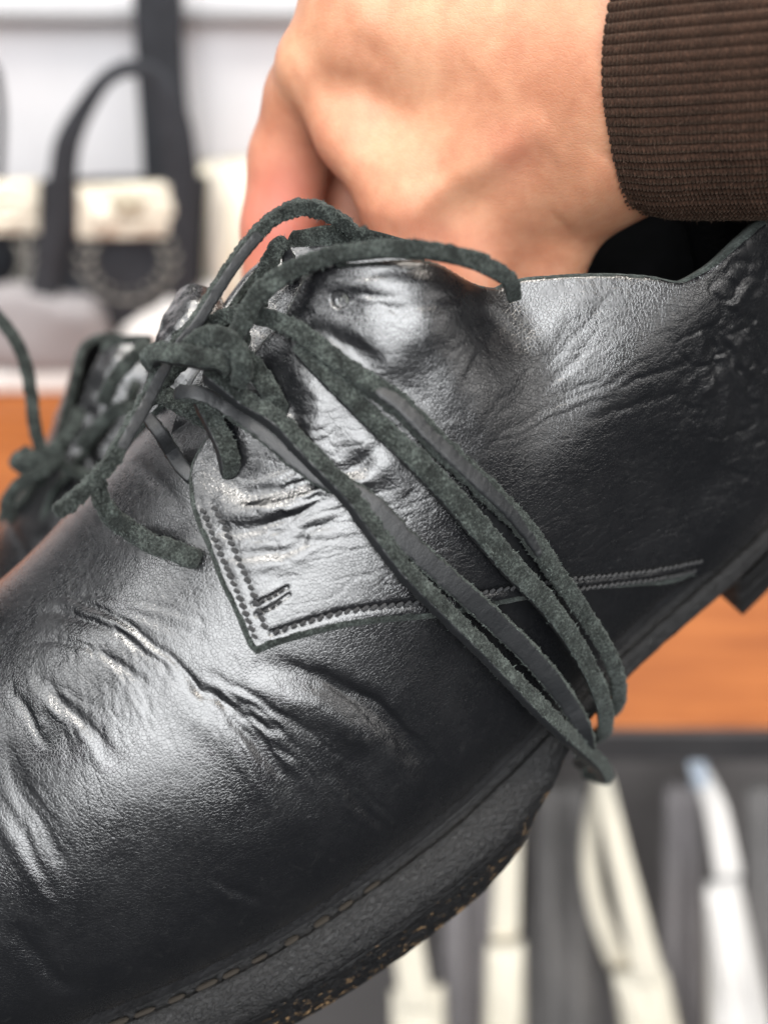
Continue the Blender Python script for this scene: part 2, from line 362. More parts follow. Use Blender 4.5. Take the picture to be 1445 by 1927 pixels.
# ---- vamp (the whole lower upper)
def warp_px(px, s, amt, seed):
    q = np.c_[px/s, np.zeros(len(px))]
    return px+amt*np.stack([noise(q, seed), noise(q, seed+9)], 1)
def bundle(line, n, spread, amp, w, seed):
    r = random.Random(seed); out = []; ln = catmull(np.array(line, float), 8.0); T = unit(np.gradient(ln, axis=0)); Nn = np.c_[-T[:, 1], T[:, 0]]
    for k in range(n):
        t0 = r.uniform(0, .35); t1 = r.uniform(.6, 1.0); i0, i1 = int(t0*(len(ln)-1)), int(t1*(len(ln)-1)); o0 = r.gauss(0, .5)*spread; o1 = (k-(n-1)/2)*spread*.8+r.gauss(0, .3)*spread
        idx = np.linspace(i0, i1, 6).astype(int); off = np.linspace(o0, o1, 6)+np.array([r.gauss(0, .12)*spread for _ in range(6)])
        out.append(([tuple(p) for p in ln[idx]+Nn[idx]*off[:, None]], amp*r.uniform(.5, 1.2), w*r.uniform(.8, 1.4), r.choice('ggf')))
    return out
VAMP_CREASES = [
    ([(478, 1244), (566, 1273), (666, 1312), (732, 1362), (799, 1434), (846, 1512)], .15, 24, 'f'),
    ([(340, 1262), (410, 1325), (480, 1400), (535, 1475), (592, 1542)], .06, 20, 'f'),
    ([(360, 1272), (440, 1340), (505, 1412), (560, 1480)], .035, 8, 'g'),
    ([(385, 1290), (460, 1350), (520, 1375), (545, 1368)], .035, 9, 'f'),
    ([(400, 1318), (470, 1395), (520, 1452), (548, 1468)], .03, 8, 'f'),
    ([(430, 1340), (490, 1385), (530, 1418), (560, 1430)], .03, 7, 'g'),
    ([(300, 1235), (370, 1290), (430, 1330)], .04, 11, 'g'),
    ([(0, 1395), (50, 1510), (100, 1592), (150, 1672)], .045, 21, 'f'),
    ([(-10, 1480), (35, 1560), (80, 1640), (120, 1690)], .04, 12, 'f'),
    ([(20, 1740), (75, 1812), (140, 1855), (195, 1872)], .05, 14, 'f'),
    ([(70, 1150), (150, 1165), (230, 1200), (320, 1262)], .06, 9, 'g'),
    ([(110, 1120), (190, 1150), (270, 1200), (350, 1262), (390, 1320)], .05, 7, 'f'),
    ([(60, 1205), (140, 1212), (220, 1250), (290, 1300)], .045, 7, 'g'),
    ([(60, 1265), (125, 1330), (180, 1390), (220, 1445)], .04, 11, 'f'),
    ([(20, 1290), (60, 1350), (90, 1410)], .05, 8, 'g'),
    ([(628, 1440), (690, 1530), (762, 1592)], .05, 9, 'f'),
    ([(655, 1460), (710, 1510), (760, 1560)], .03, 7, 'g'),
    ([(405, 1645), (470, 1692), (540, 1722)], .035, 8, 'f'),
    ([(560, 1255), (650, 1288), (730, 1335), (800, 1400)], .03, 6, 'g'),
    ([(590, 1262), (680, 1305), (745, 1355), (815, 1440)], .028, 5, 'g'),
    ([(255, 860), (300, 905), (345, 960)], .05, 14, 'g'), ([(200, 1000), (270, 1010), (350, 1030)], .05, 20, 'g'),
]
VAMP_CREASES += bundle([(330, 1250), (420, 1325), (490, 1395), (545, 1470), (600, 1545)], 14, 22, .017, 5, 1)
VAMP_CREASES += bundle([(470, 1240), (566, 1268), (666, 1308), (735, 1360), (800, 1432), (846, 1512)], 7, 12, .016, 5, 2)
VAMP_CREASES += bundle([(90, 1130), (190, 1160), (290, 1220), (390, 1310)], 12, 26, .013, 5, 3)
VAMP_CREASES += bundle([(0, 1380), (50, 1490), (100, 1580), (160, 1680)], 8, 16, .009, 5, 4)
VAMP_CREASES += bundle([(50, 1250), (130, 1330), (230, 1450)], 8, 24, .008, 5, 5)
VAMP_CREASES += bundle([(600, 1430), (690, 1520), (770, 1600)], 5, 20, .014, 5, 6)
def vamp():
    na, nph = 560, 380
    s = np.linspace(0, 1, na); a = spl([0, .1, .72, .85, 1], [-13, -9.2, 3.0, 6.5, 13.2])(s)
    ph = np.linspace(0, np.pi, nph); ph = ph-.28*np.sin(2*ph)*.5
    aa, pp = np.meshgrid(a, ph, indexing='ij'); P = form(aa, pp); N = fnrm(aa, pp); px = proj(P).reshape(-1, 2)
    front = ((N*-P).sum(-1) > 0).ravel(); Pf = P.reshape(-1, 3)
    d = np.zeros(len(Pf))
    pw = warp_px(px, 60, 6, 3); pw = warp_px(pw, 18, 2, 5)
    d[front] += .62*crease_field(pw[front], VAMP_CREASES)
    loc = to_local(Pf)*100
    d += .06*fbm(loc/3.4, 21, 2)*sstep(loc[:, 2], .5, 3)
    # tangles of fine creases where the forefoot bends: stretched across the foot
    zone = np.exp(-((px[:, 0]-250)/260)**2-((px[:, 1]-1260)/190)**2)
    g = loc @ np.array([[.85, .1, .1], [-.25, .9, .2], [-.35, -.2, .9]])
    st = 1-np.abs(fbm(g*np.array([4.2, 1.1, 1.1]), 31, 3)); d += -.008*zone*sstep(st, .72, 1.0)
    st2 = 1-np.abs(fbm(g*np.array([7.5, 2.2, 2.2])+7, 41, 2)); d += -.005*(.1+zone)*sstep(st2, .75, 1.0)
    d += .0015*fbm(loc*5, 51, 2)
    V = Pf+N.reshape(-1, 3)*d[:, None]
    u = form_l(aa, pp)[2]; Fq = grid_faces(na, nph)
    seam_u = np.interp(aa, [-1.6, 1.5, 8.5, 13.2], [6, 4.9, 0.2, 0.2])
    bad = ((aa > 1.2) & (u > seam_u+1.3)).ravel()
    Fq = Fq[~bad[Fq].all(1)]
    used = np.unique(Fq); mp = -np.ones(len(V), int); mp[used] = np.arange(len(used))
    return mesh('vamp', to_local(V[used]), mp[Fq], M_LEATHER, SHOE)
VAMP = vamp()

# ---- quarters (side panels that carry the eyelets)
TOPC = [(0, (351, 902)), (.03, (357, 868)), (.06, (376, 833)), (.09, (397, 803)), (.14, (432, 742)), (.20, (474, 664)), (.26, (537, 602)), (.30, (580, 535)), (.33, (612, 511)), (.38, (700, 501)),
        (.43, (789, 501)), (.48, (870, 530)), (.51, (932, 540)), (.53, (965, 526)), (.58, (1040, 517)), (.63, (1130, 513)), (.70, (1220, 517)), (.76, (1288, 526)), (.80, (1330, 505)), (.85, (1385, 460)), (.90, (1438, 415))]
BOTC = [(0, (483, 1234)), (.03, (500, 1226)), (.14, (566, 1205)), (.25, (649, 1185)), (.35, (732, 1174)), (.46, (826, 1166)), (.58, (955, 1140)), (.68, (1092, 1115)), (.76, (1200, 1106)), (.84, (1305, 1088))]
FRONTC = [(0, (483, 1234)), (.04, (470, 1222)), (.10, (458, 1198)), (.24, (438, 1150)), (.40, (411, 1096)), (.58, (388, 1034)), (.72, (368, 988)), (.86, (355, 945)), (1, (351, 902))]
Q_OFF = .30
def ctrl(c, extra):
    a, ph = solve([p for _, p in c], Q_OFF); us = [u for u, _ in c]
    for u, (ea, ep) in extra: us.append(u); a = np.r_[a, ea]; ph = np.r_[ph, ep]
    return spl(us, a), spl(us, ph)
def phi_at(a, ut):
    ph = np.linspace(.01, np.pi/2, 4000); return float(ph[np.argmax(form_l(np.full(4000, a), ph)[2] >= ut)])
_t = ctrl(TOPC, [(u_, (a_, phi_at(a_, h_))) for u_, a_, h_ in ((.925, 12.1, 7.5), (.95, 12.5, 7.6), (.97, 12.8, 7.7), (.985, 13.0, 7.7), (1.0, 13.12, 7.7))])
_b = ctrl(BOTC, [(u_, (a_, .02)) for u_, a_ in ((.9, 9.6), (.925, 11.0), (.95, 12.1), (.97, 12.65), (.985, 12.95), (1.0, 13.12))]); _f = ctrl(FRONTC, [])
QUARTER_CREASES = bundle([(410, 930), (520, 930), (640, 880), (720, 830)], 10, 22, .022, 5, 11)+bundle([(400, 1010), (520, 1000), (640, 960), (740, 930)], 10, 18, .018, 5, 12)+bundle([(900, 840), (1000, 760), (1120, 680), (1280, 580)], 9, 26, .016, 6, 13)+bundle([(620, 560), (720, 560), (850, 590)], 8, 18, .018, 5, 14)+bundle([(940, 560), (900, 650), (840, 760)], 7, 20, .016, 5, 15)+bundle([(1320, 560), (1345, 700), (1360, 850)], 9, 26, .03, 7, 16)+[
    ([(418, 902), (480, 932), (590, 908), (690, 862), (735, 820)], .13, 17, 'f'),
    ([(402, 1000), (500, 984), (600, 950), (660, 915)], .10, 13, 'b'),
    ([(425, 1048), (540, 1040), (585, 1005)], .07, 11, 'f'),
    ([(560, 1035), (580, 1000), (640, 985)], .05, 9, 'g'),
    ([(452, 905), (520, 880), (590, 868)], .08, 14, 'g'),
    ([(560, 700), (600, 760), (590, 830)], .10, 22, 'r'),
    ([(640, 800), (700, 850), (760, 930)], .10, 22, 'r'),
    ([(528, 745), (560, 790), (570, 840)], .07, 13, 'g'),
    ([(600, 890), (660, 905), (720, 900)], .08, 18, 'r'),
    ([(905, 548), (850, 610), (790, 665), (728, 728)], .12, 30, 's'),
    ([(560, 620), (640, 640), (720, 690)], .10, 18, 'g'), ([(620, 540), (700, 540), (800, 545)], .06, 14, 'r'),
    ([(600, 590), (560, 600), (530, 630)], .06, 12, 'g'), ([(690, 590), (780, 580), (850, 565)], .05, 14, 'g'),
    
    ([(960, 560), (930, 640), (880, 720), (860, 800)], .05, 22, 'g'), ([(1120, 540), (1020, 640), (930, 740)], .05, 26, 'r'),
    ([(1368, 560), (1392, 540), (1418, 514)], .05, 9, 'f'), ([(1412, 560), (1440, 533)], .045, 8, 'f'), ([(1368, 584), (1392, 570)], .07, 8, 'r'),
    ([(1375, 645), (1408, 616)], .045, 8, 'f'), ([(1330, 676), (1354, 644)], .045, 9, 'f'), ([(1328, 710), (1352, 682)], .045, 9, 'f'), ([(1324, 745), (1340, 710)], .07, 9, 'r'),
    ([(1352, 835), (1362, 780), (1366, 728)], .07, 13, 'r'), ([(1362, 640), (1372, 660), (1376, 690)], .07, 7, 'b'), ([(1386, 694), (1412, 726), (1426, 792)], .05, 9, 'b'),
    ([(1380, 490), (1425, 500)], .06, 8, 'g'), ([(1350, 620), (1345, 700), (1340, 800)], .05, 14, 'g'), ([(1385, 730), (1390, 800), (1380, 870)], .05, 14, 'g'),
    ([(1160, 730), (1260, 700), (1330, 660)], .03, 8, 'g'), ([(1100, 800), (1220, 760), (1300, 740)], .03, 8, 'g'),
]
SEAM_LOW = [(512, 1192), (566, 1174), (649, 1152), (732, 1140), (826, 1131), (955, 1108), (1085, 1090), (1169, 1082), (1237, 1073), (1300, 1061), (1322, 1056)]
SEAM_LOW2 = [(1000, 1122), (1097, 1108), (1169, 1099), (1237, 1090), (1302, 1077), (1318, 1070)]
SEAM_FR1 = [(482, 1205), (466, 1165), (452, 1128), (430, 1078), (410, 1030), (391, 985), (376, 945)]
SEAM_FR2 = [(500, 1186), (488, 1150), (474, 1112), (452, 1062), (432, 1015), (412, 972), (396, 942)]
TACK1 = [(474, 1138), (508, 1124), (540, 1106)]; TACK2 = [(482, 1157), (515, 1140), (543, 1120)]
EYELETS = [((649, 570), 17), ((528, 768), 15), ((430, 884), 16)]
def quarter(side):
    nu, nv = (460, 250) if side > 0 else (180, 90)
    u = np.linspace(0, 1, nu); v = np.linspace(0, 1, nv); uu, vv = np.meshgrid(u, v, indexing='ij')
    q = []
    for k in (0, 1):
        T = _t[k](u)[:, None]; B = _b[k](u)[:, None]; Fr = _f[k](v)[None]; e0 = _b[k](1.0); e1 = _t[k](1.0); Bk = (e0+(e1-e0)*v)[None]
        c00 = _b[k](0.0); c01 = _t[k](0.0)
        q.append((1-vv)*B+vv*T+(1-uu)*Fr+uu*Bk-((1-uu)*(1-vv)*c00+(1-uu)*vv*c01+uu*(1-vv)*e0+uu*vv*e1))
    aa, pp = q[0], np.clip(q[1], 0.0, np.pi)
    if side < 0: pp = np.pi-pp+.14*sstep(vv, .3, 1)*sstep(-uu, -.5, -.3)-.24*vv**2*sstep(uu, .76, .86)*sstep(1-uu, 0, .03)
    P = form(aa, pp); N = fnrm(aa, pp)
    d = np.full(aa.shape, Q_OFF)
    if side > 0:
        px = proj(P+N*Q_OFF).reshape(-1, 2); pw = warp_px(px, 55, 6, 13); pw = warp_px(pw, 16, 2, 15)
        c = .52*crease_field(pw, QUARTER_CREASES)
        c += crease_field(px, [(SEAM_LOW, .035, 7, 'k'), (SEAM_LOW2, .03, 6, 'k'), (SEAM_FR1, .010, 9, 'k'), (SEAM_FR2, .010, 9, 'k'), (TACK1, .03, 5, 'k'), (TACK2, .03, 5, 'k')])
        for (ex, ey), r in EYELETS:
            dd = np.hypot(px[:, 0]-ex, px[:, 1]-ey); c += -.22*sstep(-dd, -r*.95, -r*.6)-.05*np.exp(-((dd-r)/(1.8*r))**2)
        loc = to_local(P.reshape(-1, 3))*100
        eye = np.exp(-((px[:, 0]-560)/190)**2-((px[:, 1]-860)/200)**2)
        c += .042*eye*fbm(loc/1.7, 61, 2)+.035*fbm(loc/2.8, 65, 2)
        g = loc @ np.array([[.8, .3, .2], [-.3, .9, .1], [.5, -.1, .9]])
        st = 1-np.abs(fbm(g*np.array([1.2, 3.2, 4.0]), 71, 3)); c += -.012*(.2+.5*eye+.2*sstep(px[:, 0], 950, 1150))*sstep(st, .72, 1.0)
        hl = np.exp(-((px[:, 0]-1385)/90)**2-((px[:, 1]-650)/220)**2)
        st = 1-np.abs(fbm(g*np.array([1.6, 2.0, 1.2])+3, 75, 3)); c += -.035*hl*sstep(st, .7, 1.0)+.02*hl*fbm(loc/.9, 77, 2)
        c += .0015*fbm(loc*5, 81, 2)
        c = c*(sstep(vv, 0, .04)*.75+.25).ravel()
        d = d+c.reshape(d.shape)
    # the collar's front corner stands a little away from the foot; edges rounded
    band = np.zeros(aa.shape)
    if side > 0:
        def pdist(line, step=3.0):
            ln = catmull(np.array(line, float), step); out = np.full(len(px), 1e9)
            for i in range(0, len(ln), 40): out = np.minimum(out, np.sqrt(((px[:, None]-ln[None, i:i+40])**2).sum(-1).min(1)))
            return out.reshape(aa.shape)
        near = (px[:, 0] < 1460)
        db = pdist([p for _, p in BOTC]); df = pdist([p for _, p in FRONTC]); dt = pdist([p for _, p in TOPC])
        jag = 2.2*noise(np.c_[px/14, 0*px[:, :1]], 5).reshape(aa.shape)
        e = np.minimum.reduce([db/17, df/15, dt/11]); e = np.minimum(e, 1)
        band = ((np.minimum.reduce([db/np.interp(px[:, 0], [850, 1100], [16, 7]).reshape(aa.shape), df/13, dt/8])+jag/14) < 1).astype(float)
    else:
        e = np.clip(np.minimum.reduce([vv*8.0, (1-vv)*8.0, uu*14.0])/.15, 0, 1)
    d = d-.13*(1-np.sqrt(np.clip(1-(1-e)**2, 0, 1)))
    d = np.maximum(d, .10)
    flare = .40*np.exp(-((uu-.37)/.105)**2)*sstep(vv, .45, 1) if side > 0 else .25*np.exp(-((uu-.30)/.10)**2)*sstep(vv, .5, 1)
    Vo = P+N*(d+flare)[..., None]; Vi = P+N*(flare+.035)[..., None]
    n = nu*nv; Fo = grid_faces(nu, nv); Fi = grid_faces(nu, nv)[:, ::-1]+n
    idx = np.arange(n).reshape(nu, nv); rim = np.r_[idx[:, 0], idx[-1, 1:], idx[::-1, -1][1:], idx[0, ::-1][1:-1]]
    r2 = np.roll(rim, -1); Fr_ = np.stack([rim, rim+n, r2+n, r2], 1)
    fm = np.r_[2*(band.ravel()[Fo].mean(1) > .5), np.ones(len(Fi)), np.full(len(Fr_), 2)]
    return mesh('quarter', to_local(np.concatenate([Vo.reshape(-1, 3), Vi.reshape(-1, 3)])), np.concatenate([Fo, Fi, Fr_]), None, SHOE, mats=[M_LEATHER, M_LINING, M_SUEDE], fmat=fm)
QUARTER = quarter(1); tag(QUARTER, 'creased outer side panel with stitched front edge and eyelets')
QUARTER_IN = quarter(-1); tag(QUARTER_IN, 'inner side panel mostly hidden behind the laces')

def backstay():
    dl, uu = np.meshgrid(np.linspace(-1, 1, 24), np.linspace(.1, 7.9, 50), indexing='ij'); lc = float(f_lw(13.2)-f_W(13.2)/2)
    a = 13.42-.55*dl**2-.25*np.exp(-((uu-6.5)/1.2)**2)+.12*np.exp(-((uu-3)/2)**2); P = al(a, lc+1.0*dl, uu); Pi = al(a-.22, lc+.97*dl, uu); n = a.size
    Fo = grid_faces(24, 50); idx = np.arange(n).reshape(24, 50); rim = np.r_[idx[:, 0], idx[-1, 1:], idx[::-1, -1][1:], idx[0, ::-1][1:-1]]; r2 = np.roll(rim, -1)
    return mesh('backstay', to_local(np.concatenate([P.reshape(-1, 3), Pi.reshape(-1, 3)])), np.concatenate([Fo, Fo[:, ::-1]+n, np.stack([rim, rim+n, r2+n, r2], 1)]), M_LEATHER, SHOE)
BACKSTAY = backstay()

# ---- general lace / cord sweep
def pos(c):
    if len(c) == 3: 
        a, ph = solve([c[:2]], c[2]); return off_form(a, ph, np.array([c[2]]))[0]
    x, y, k, v = c; r = ray((x, y))
    if k == 'd': return r*v
    if k == 'l': return r*((ORG@L+v)/(r@L))
FUZZ = []
def sweep(name, C, w, h, roll=0.0, grain=None, gw=52, parent=None, mat=None, rough=1.0, tip=(1, 1), fuzz=1.0, facing=None, step=.035):
    P3 = np.array([pos(c) for c in C]) if not isinstance(C, np.ndarray) else C
    n_c = len(P3); W_ = .88*np.broadcast_to(np.asarray(w, float), (n_c,)); H_ = .85*np.broadcast_to(np.asarray(h, float), (n_c,)); R_ = np.broadcast_to(np.asarray(roll, float), (n_c,))
    G_ = np.broadcast_to(np.asarray(-999. if grain is None else grain, float), (n_c,))
    Q = catmull(np.c_[P3, W_, H_, R_, np.arange(n_c)], step); P = Q[:, :3]; W_, H_, R_ = Q[:, 3], Q[:, 4], np.radians(Q[:, 5])
    key = np.clip(Q[:, 6], 0, n_c-1); has = np.interp(key, np.arange(n_c), (G_ > -300).astype(float)); gd = np.where(G_ > -300, G_, np.nan)
    G_ = np.zeros(len(P)) if np.isnan(gd).all() else np.interp(key, np.arange(n_c)[~np.isnan(gd)], gd[~np.isnan(gd)])
    T = unit(np.gradient(P, axis=0)); vdir = unit(-P) if facing is None else np.broadcast_to(unit(np.asarray(facing, float)), P.shape)
    Nn = vdir-T*(T*vdir).sum(1, keepdims=True)
    k = np.exp(-np.linspace(-2, 2, 15)**2); k /= k.sum()
    Nn = np.stack([np.convolve(np.pad(Nn[:, j], 7, 'edge'), k, 'valid') for j in range(3)], 1); Nn = unit(Nn-T*(T*Nn).sum(1, keepdims=True)); B = np.cross(T, Nn)
    m = 28; th = np.linspace(0, 2*np.pi, m, endpoint=False); e = .42
    cx = np.sign(np.sin(th))*np.abs(np.sin(th))**e; cy = np.sign(np.cos(th))*np.abs(np.cos(th))**e
    cs, sn = np.cos(R_)[:, None], np.sin(R_)[:, None]
    X = W_[:, None]/2*cx; Y = H_[:, None]/2*cy; X, Y = X*cs-Y*sn, X*sn+Y*cs
    V = P[:, None]+B[:, None]*X[..., None]+Nn[:, None]*Y[..., None]
    out = unit(V-P[:, None])
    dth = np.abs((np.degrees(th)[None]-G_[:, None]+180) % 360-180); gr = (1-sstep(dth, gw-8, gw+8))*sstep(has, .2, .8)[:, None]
    nz = (.014*fbm(V*7, 91, 2)+.030*fbm(V*20+5, 95, 2))*rough; nz = nz*(1-.8*gr)+.006*fbm(V*4, 99, 2)
    V = V+out*nz[..., None]
    n = len(P)
    for endi, t in ((0, tip[0]), (n-1, tip[1])):
        if t: 
            for q in range(3):
                i = endi+q if endi == 0 else endi-q
                V[i] = P[i]+(V[i]-P[i])*(.45, .8, .95)[q]
    Fq = grid_faces(n, m, True); Vf = V.reshape(-1, 3); c0 = len(Vf); Vf = np.concatenate([Vf, P[:1], P[-1:]])
    j = np.arange(m); j2 = (j+1) % m
    caps = np.concatenate([np.stack([np.full(m, c0), j, j2, j2], 1), np.stack([np.full(m, c0+1), (n-1)*m+j2, (n-1)*m+j, (n-1)*m+j], 1)])
    tri = [tuple(f[:3]) for f in caps]
    gr = np.r_[gr.ravel(), 0, 0]
    me_faces = [tuple(f) for f in Fq.tolist()]+tri
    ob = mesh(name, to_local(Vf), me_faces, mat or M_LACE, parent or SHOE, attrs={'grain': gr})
    if fuzz > 0:
        cand = np.where(gr[:-2] < .4)[0]; k = int(len(cand)*.16*fuzz); s = RNG.choice(cand, k, replace=False)
        FUZZ.append((V.reshape(-1, 3)[s], out.reshape(-1, 3)[s], np.repeat(T, m, 0)[s]))
    return ob
def lace(C, w, h, label=None, **kw):
    o = sweep('lace', C, w, h, **kw)
    if label: o['label'] = label
    return o
q = Q_OFF
LACES = []
# four passes over the side panel, down round the waist of the shoe
LACES.append(lace([(385, 700, 'd', 17.75), (420, 724, 'd', 17.7), (457, 752, q+.34), (520, 790, q+.26), (560, 832, q+.22), (600, 874, q+.2), (657, 932, q+.2), (706, 1000, q+.2), (760, 1072, q+.2), (843, 1157, q+.24), (926, 1240, q+.3), (1009, 1327, q+.42), (1064, 1380, 'l', .78), (1128, 1440, 'l', .35), (1136, 1462, 'l', -.2), (1100, 1450, 'l', -1.2)],
    [.3, .36, .4, .4, .4, .4, .4, .38, .38, .38, .38, .4, .4, .4, .36, .34], .34, roll=30, grain=90, gw=46))
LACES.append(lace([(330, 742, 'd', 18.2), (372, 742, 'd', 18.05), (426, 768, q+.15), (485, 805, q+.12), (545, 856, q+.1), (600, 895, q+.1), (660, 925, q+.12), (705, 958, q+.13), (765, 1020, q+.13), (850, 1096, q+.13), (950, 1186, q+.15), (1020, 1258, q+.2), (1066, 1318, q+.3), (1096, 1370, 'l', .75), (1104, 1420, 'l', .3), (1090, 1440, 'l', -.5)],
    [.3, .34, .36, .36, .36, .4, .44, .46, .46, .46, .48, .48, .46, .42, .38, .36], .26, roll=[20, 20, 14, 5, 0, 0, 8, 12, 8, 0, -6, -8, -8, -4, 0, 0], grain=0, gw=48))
LACES.append(lace([(560, 652, q+.1), (583, 675, q+.2), (634, 725, q+.2), (711, 799, q+.2), (789, 872, q+.2), (866, 954, q+.2), (914, 1010, q+.2), (963, 1067, q+.22), (1030, 1139, q+.26), (1078, 1207, q+.34), (1113, 1269, q+.5), (1134, 1327, 'l', .7), (1136, 1370, 'l', .2), (1118, 1385, 'l', -.6)],
    [.3, .34, .38, .42, .46, .48, .5, .5, .46, .42, .4, .38, .36, .34], .36, roll=12, grain=102, gw=36))  # all suede; its dark smooth side colours in the shadow at lower left
LACES.append(lace([(330, 640, 'd', 18.8), (385, 612, 'd', 18.5), (446, 592, 'd', 18.2), (498, 597, q+.4), (556, 620, q+.3), (614, 664, q+.24), (673, 708, q+.22), (750, 762, q+.2), (808, 820, q+.2), (905, 912, q+.2), (983, 990, q+.2), (1044, 1077, q+.24), (1102, 1159, q+.36), (1140, 1221, q+.6), (1162, 1279, 'l', .62), (1160, 1325, 'l', .1), (1140, 1345, 'l', -.7)],
    [.3, .32, .34, .36, .38, .38, .38, .42, .44, .44, .42, .4, .38, .36, .36, .34, .32], .36, roll=[0, 0, 0, 0, 0, 8, 20, 30, 30, 30, 25, 15, 0, 0, 0, 0, 0], grain=[-999, -999, -999, -999, -999, -999, -380, 30, 30, 30, 40, -380, -999, -999, -999, -999, -999], gw=40))
# long arch over the flap, end tucked inside the collar
LACES.append(lace([(418, 690, 'd', 17.55), (440, 640, 'd', 17.4), (463, 597, 'd', 17.3), (486, 556, 'd', 17.25), (537, 516, 'd', 17.2), (614, 485, 'd', 17.1), (711, 470, 'd', 16.75), (789, 470, 'd', 16.6), (866, 483, 'd', 16.7), (924, 505, 'd', 17.0), (958, 530, 'd', 17.5), (966, 560, 'd', 18.0)],
    [.3, .34, .4, .42, .38, .34, .34, .34, .33, .33, .3, .3], .34, roll=8, grain=125, gw=46))  # dark smooth underside puts the shade below the arch into the colour
# loop from behind the tongue, over the knot and down to its cut end
LACES.append(lace([(668, 440, 'd', 18.9), (641, 415, 'd', 18.6), (595, 393, 'd', 18.4), (556, 393, 'd', 18.3), (510, 416, 'd', 18.2), (459, 470, 'd', 18.1), (407, 546, 'd', 18.0), (368, 608, 'd', 17.95), (329, 655, 'd', 17.9), (298, 709, 'd', 17.8), (271, 762, 'd', 17.65), (240, 815, 'd', 17.5), (209, 868, 'd', 17.4), (170, 913, 'd', 17.3), (130, 948, 'd', 17.25), (103, 966, 'd', 17.2)],
    [.3, .3, .32, .33, .3, .28, .27, .26, .26, .28, .3, .3, .3, .3, .3, .28], .27, roll=18, grain=[-999, -999, -999, -999, -400, -30, -20, -15, -15, -20, -25, -30, -400, -999, -999, -999], gw=58))
# short cut end lying on the vamp
LACES.append(lace([(190, 900, 'd', 17.9), (188, 930, 'd', 17.9), (206, 966, 'd', 17.95), (240, 994, .38), (283, 1022, .26), (329, 1036, .24), (374, 1055, .24)], [.3, .32, .38, .4, .4, .42, .42], .36))
# knot
LACES.append(lace([(300, 690, 'd', 18.0), (284, 676, 'd', 17.6), (300, 664, 'd', 17.3), (340, 668, 'd', 17.15), (385, 676, 'd', 17.1), (412, 680, 'd', 17.2), (425, 694, 'd', 17.5)], [.3, .34, .38, .4, .4, .36, .3], .4, roll=14, grain=112, gw=42))
LACES.append(lace([(352, 664, 'd', 17.6), (370, 644, 'd', 17.35), (402, 632, 'd', 17.2), (434, 645, 'd', 17.15), (452, 672, 'd', 17.2), (456, 700, 'd', 17.4), (448, 720, 'd', 17.7)], [.34, .4, .42, .42, .4, .38, .34], .4))
LACES.append(lace([(440, 640, 'd', 17.8), (466, 676, 'd', 17.75), (490, 706, q+.22), (512, 742, q+.16), (526, 766, q-.06), (532, 778, q-.3)], [.32, .36, .4, .4, .34, .3], .36))
LACES.append(lace([(370, 742, 'd', 18.35), (386, 768, 'd', 18.2), (407, 804, q+.26), (425, 842, q+.2), (431, 874, q+.04), (431, 894, q-.25)], [.3, .36, .4, .42, .4, .34], .34, roll=16, grain=90, gw=40))
LACES.append(lace([(280, 786, 'd', 18.6), (300, 812, 'd', 18.45), (322, 848, .3), (346, 882, .22), (366, 905, .1)], [.26, .3, .32, .32, .28], .32, grain=0, gw=90))
LACES.append(lace([(300, 740, 'd', 18.9), (345, 762, 'd', 18.75), (390, 790, 'd', 18.7), (420, 800, 'd', 18.8)], .4, .3))
LACES.append(lace([(488, 580, 'd', 18.6), (496, 530, 'd', 18.6), (512, 485, 'd', 18.6), (527, 458, 'd', 18.65), (540, 480, 'd', 18.9), (548, 530, 'd', 19.1)], [.34, .36, .36, .3, .26, .26], .3, grain=[-999, -999, -999, -999, 0, 0], gw=80))
LACES.append(lace([(470, 640, 'd', 18.2), (430, 632, 'd', 18.3), (380, 650, 'd', 18.5), (330, 690, 'd', 18.7), (290, 735, 'd', 18.9)], .36, .32))
for o_, t_ in zip(LACES, ['lowest lace pass with suede top and smooth side', 'flat smooth lace pass with fuzzy edge', 'thick suede lace pass', 'topmost lace pass across the side panel', 'lace arching over the eyelet flap', 'lace running through the knot to a cut end', 'short cut suede lace end on the vamp']): o_['label'] = t_

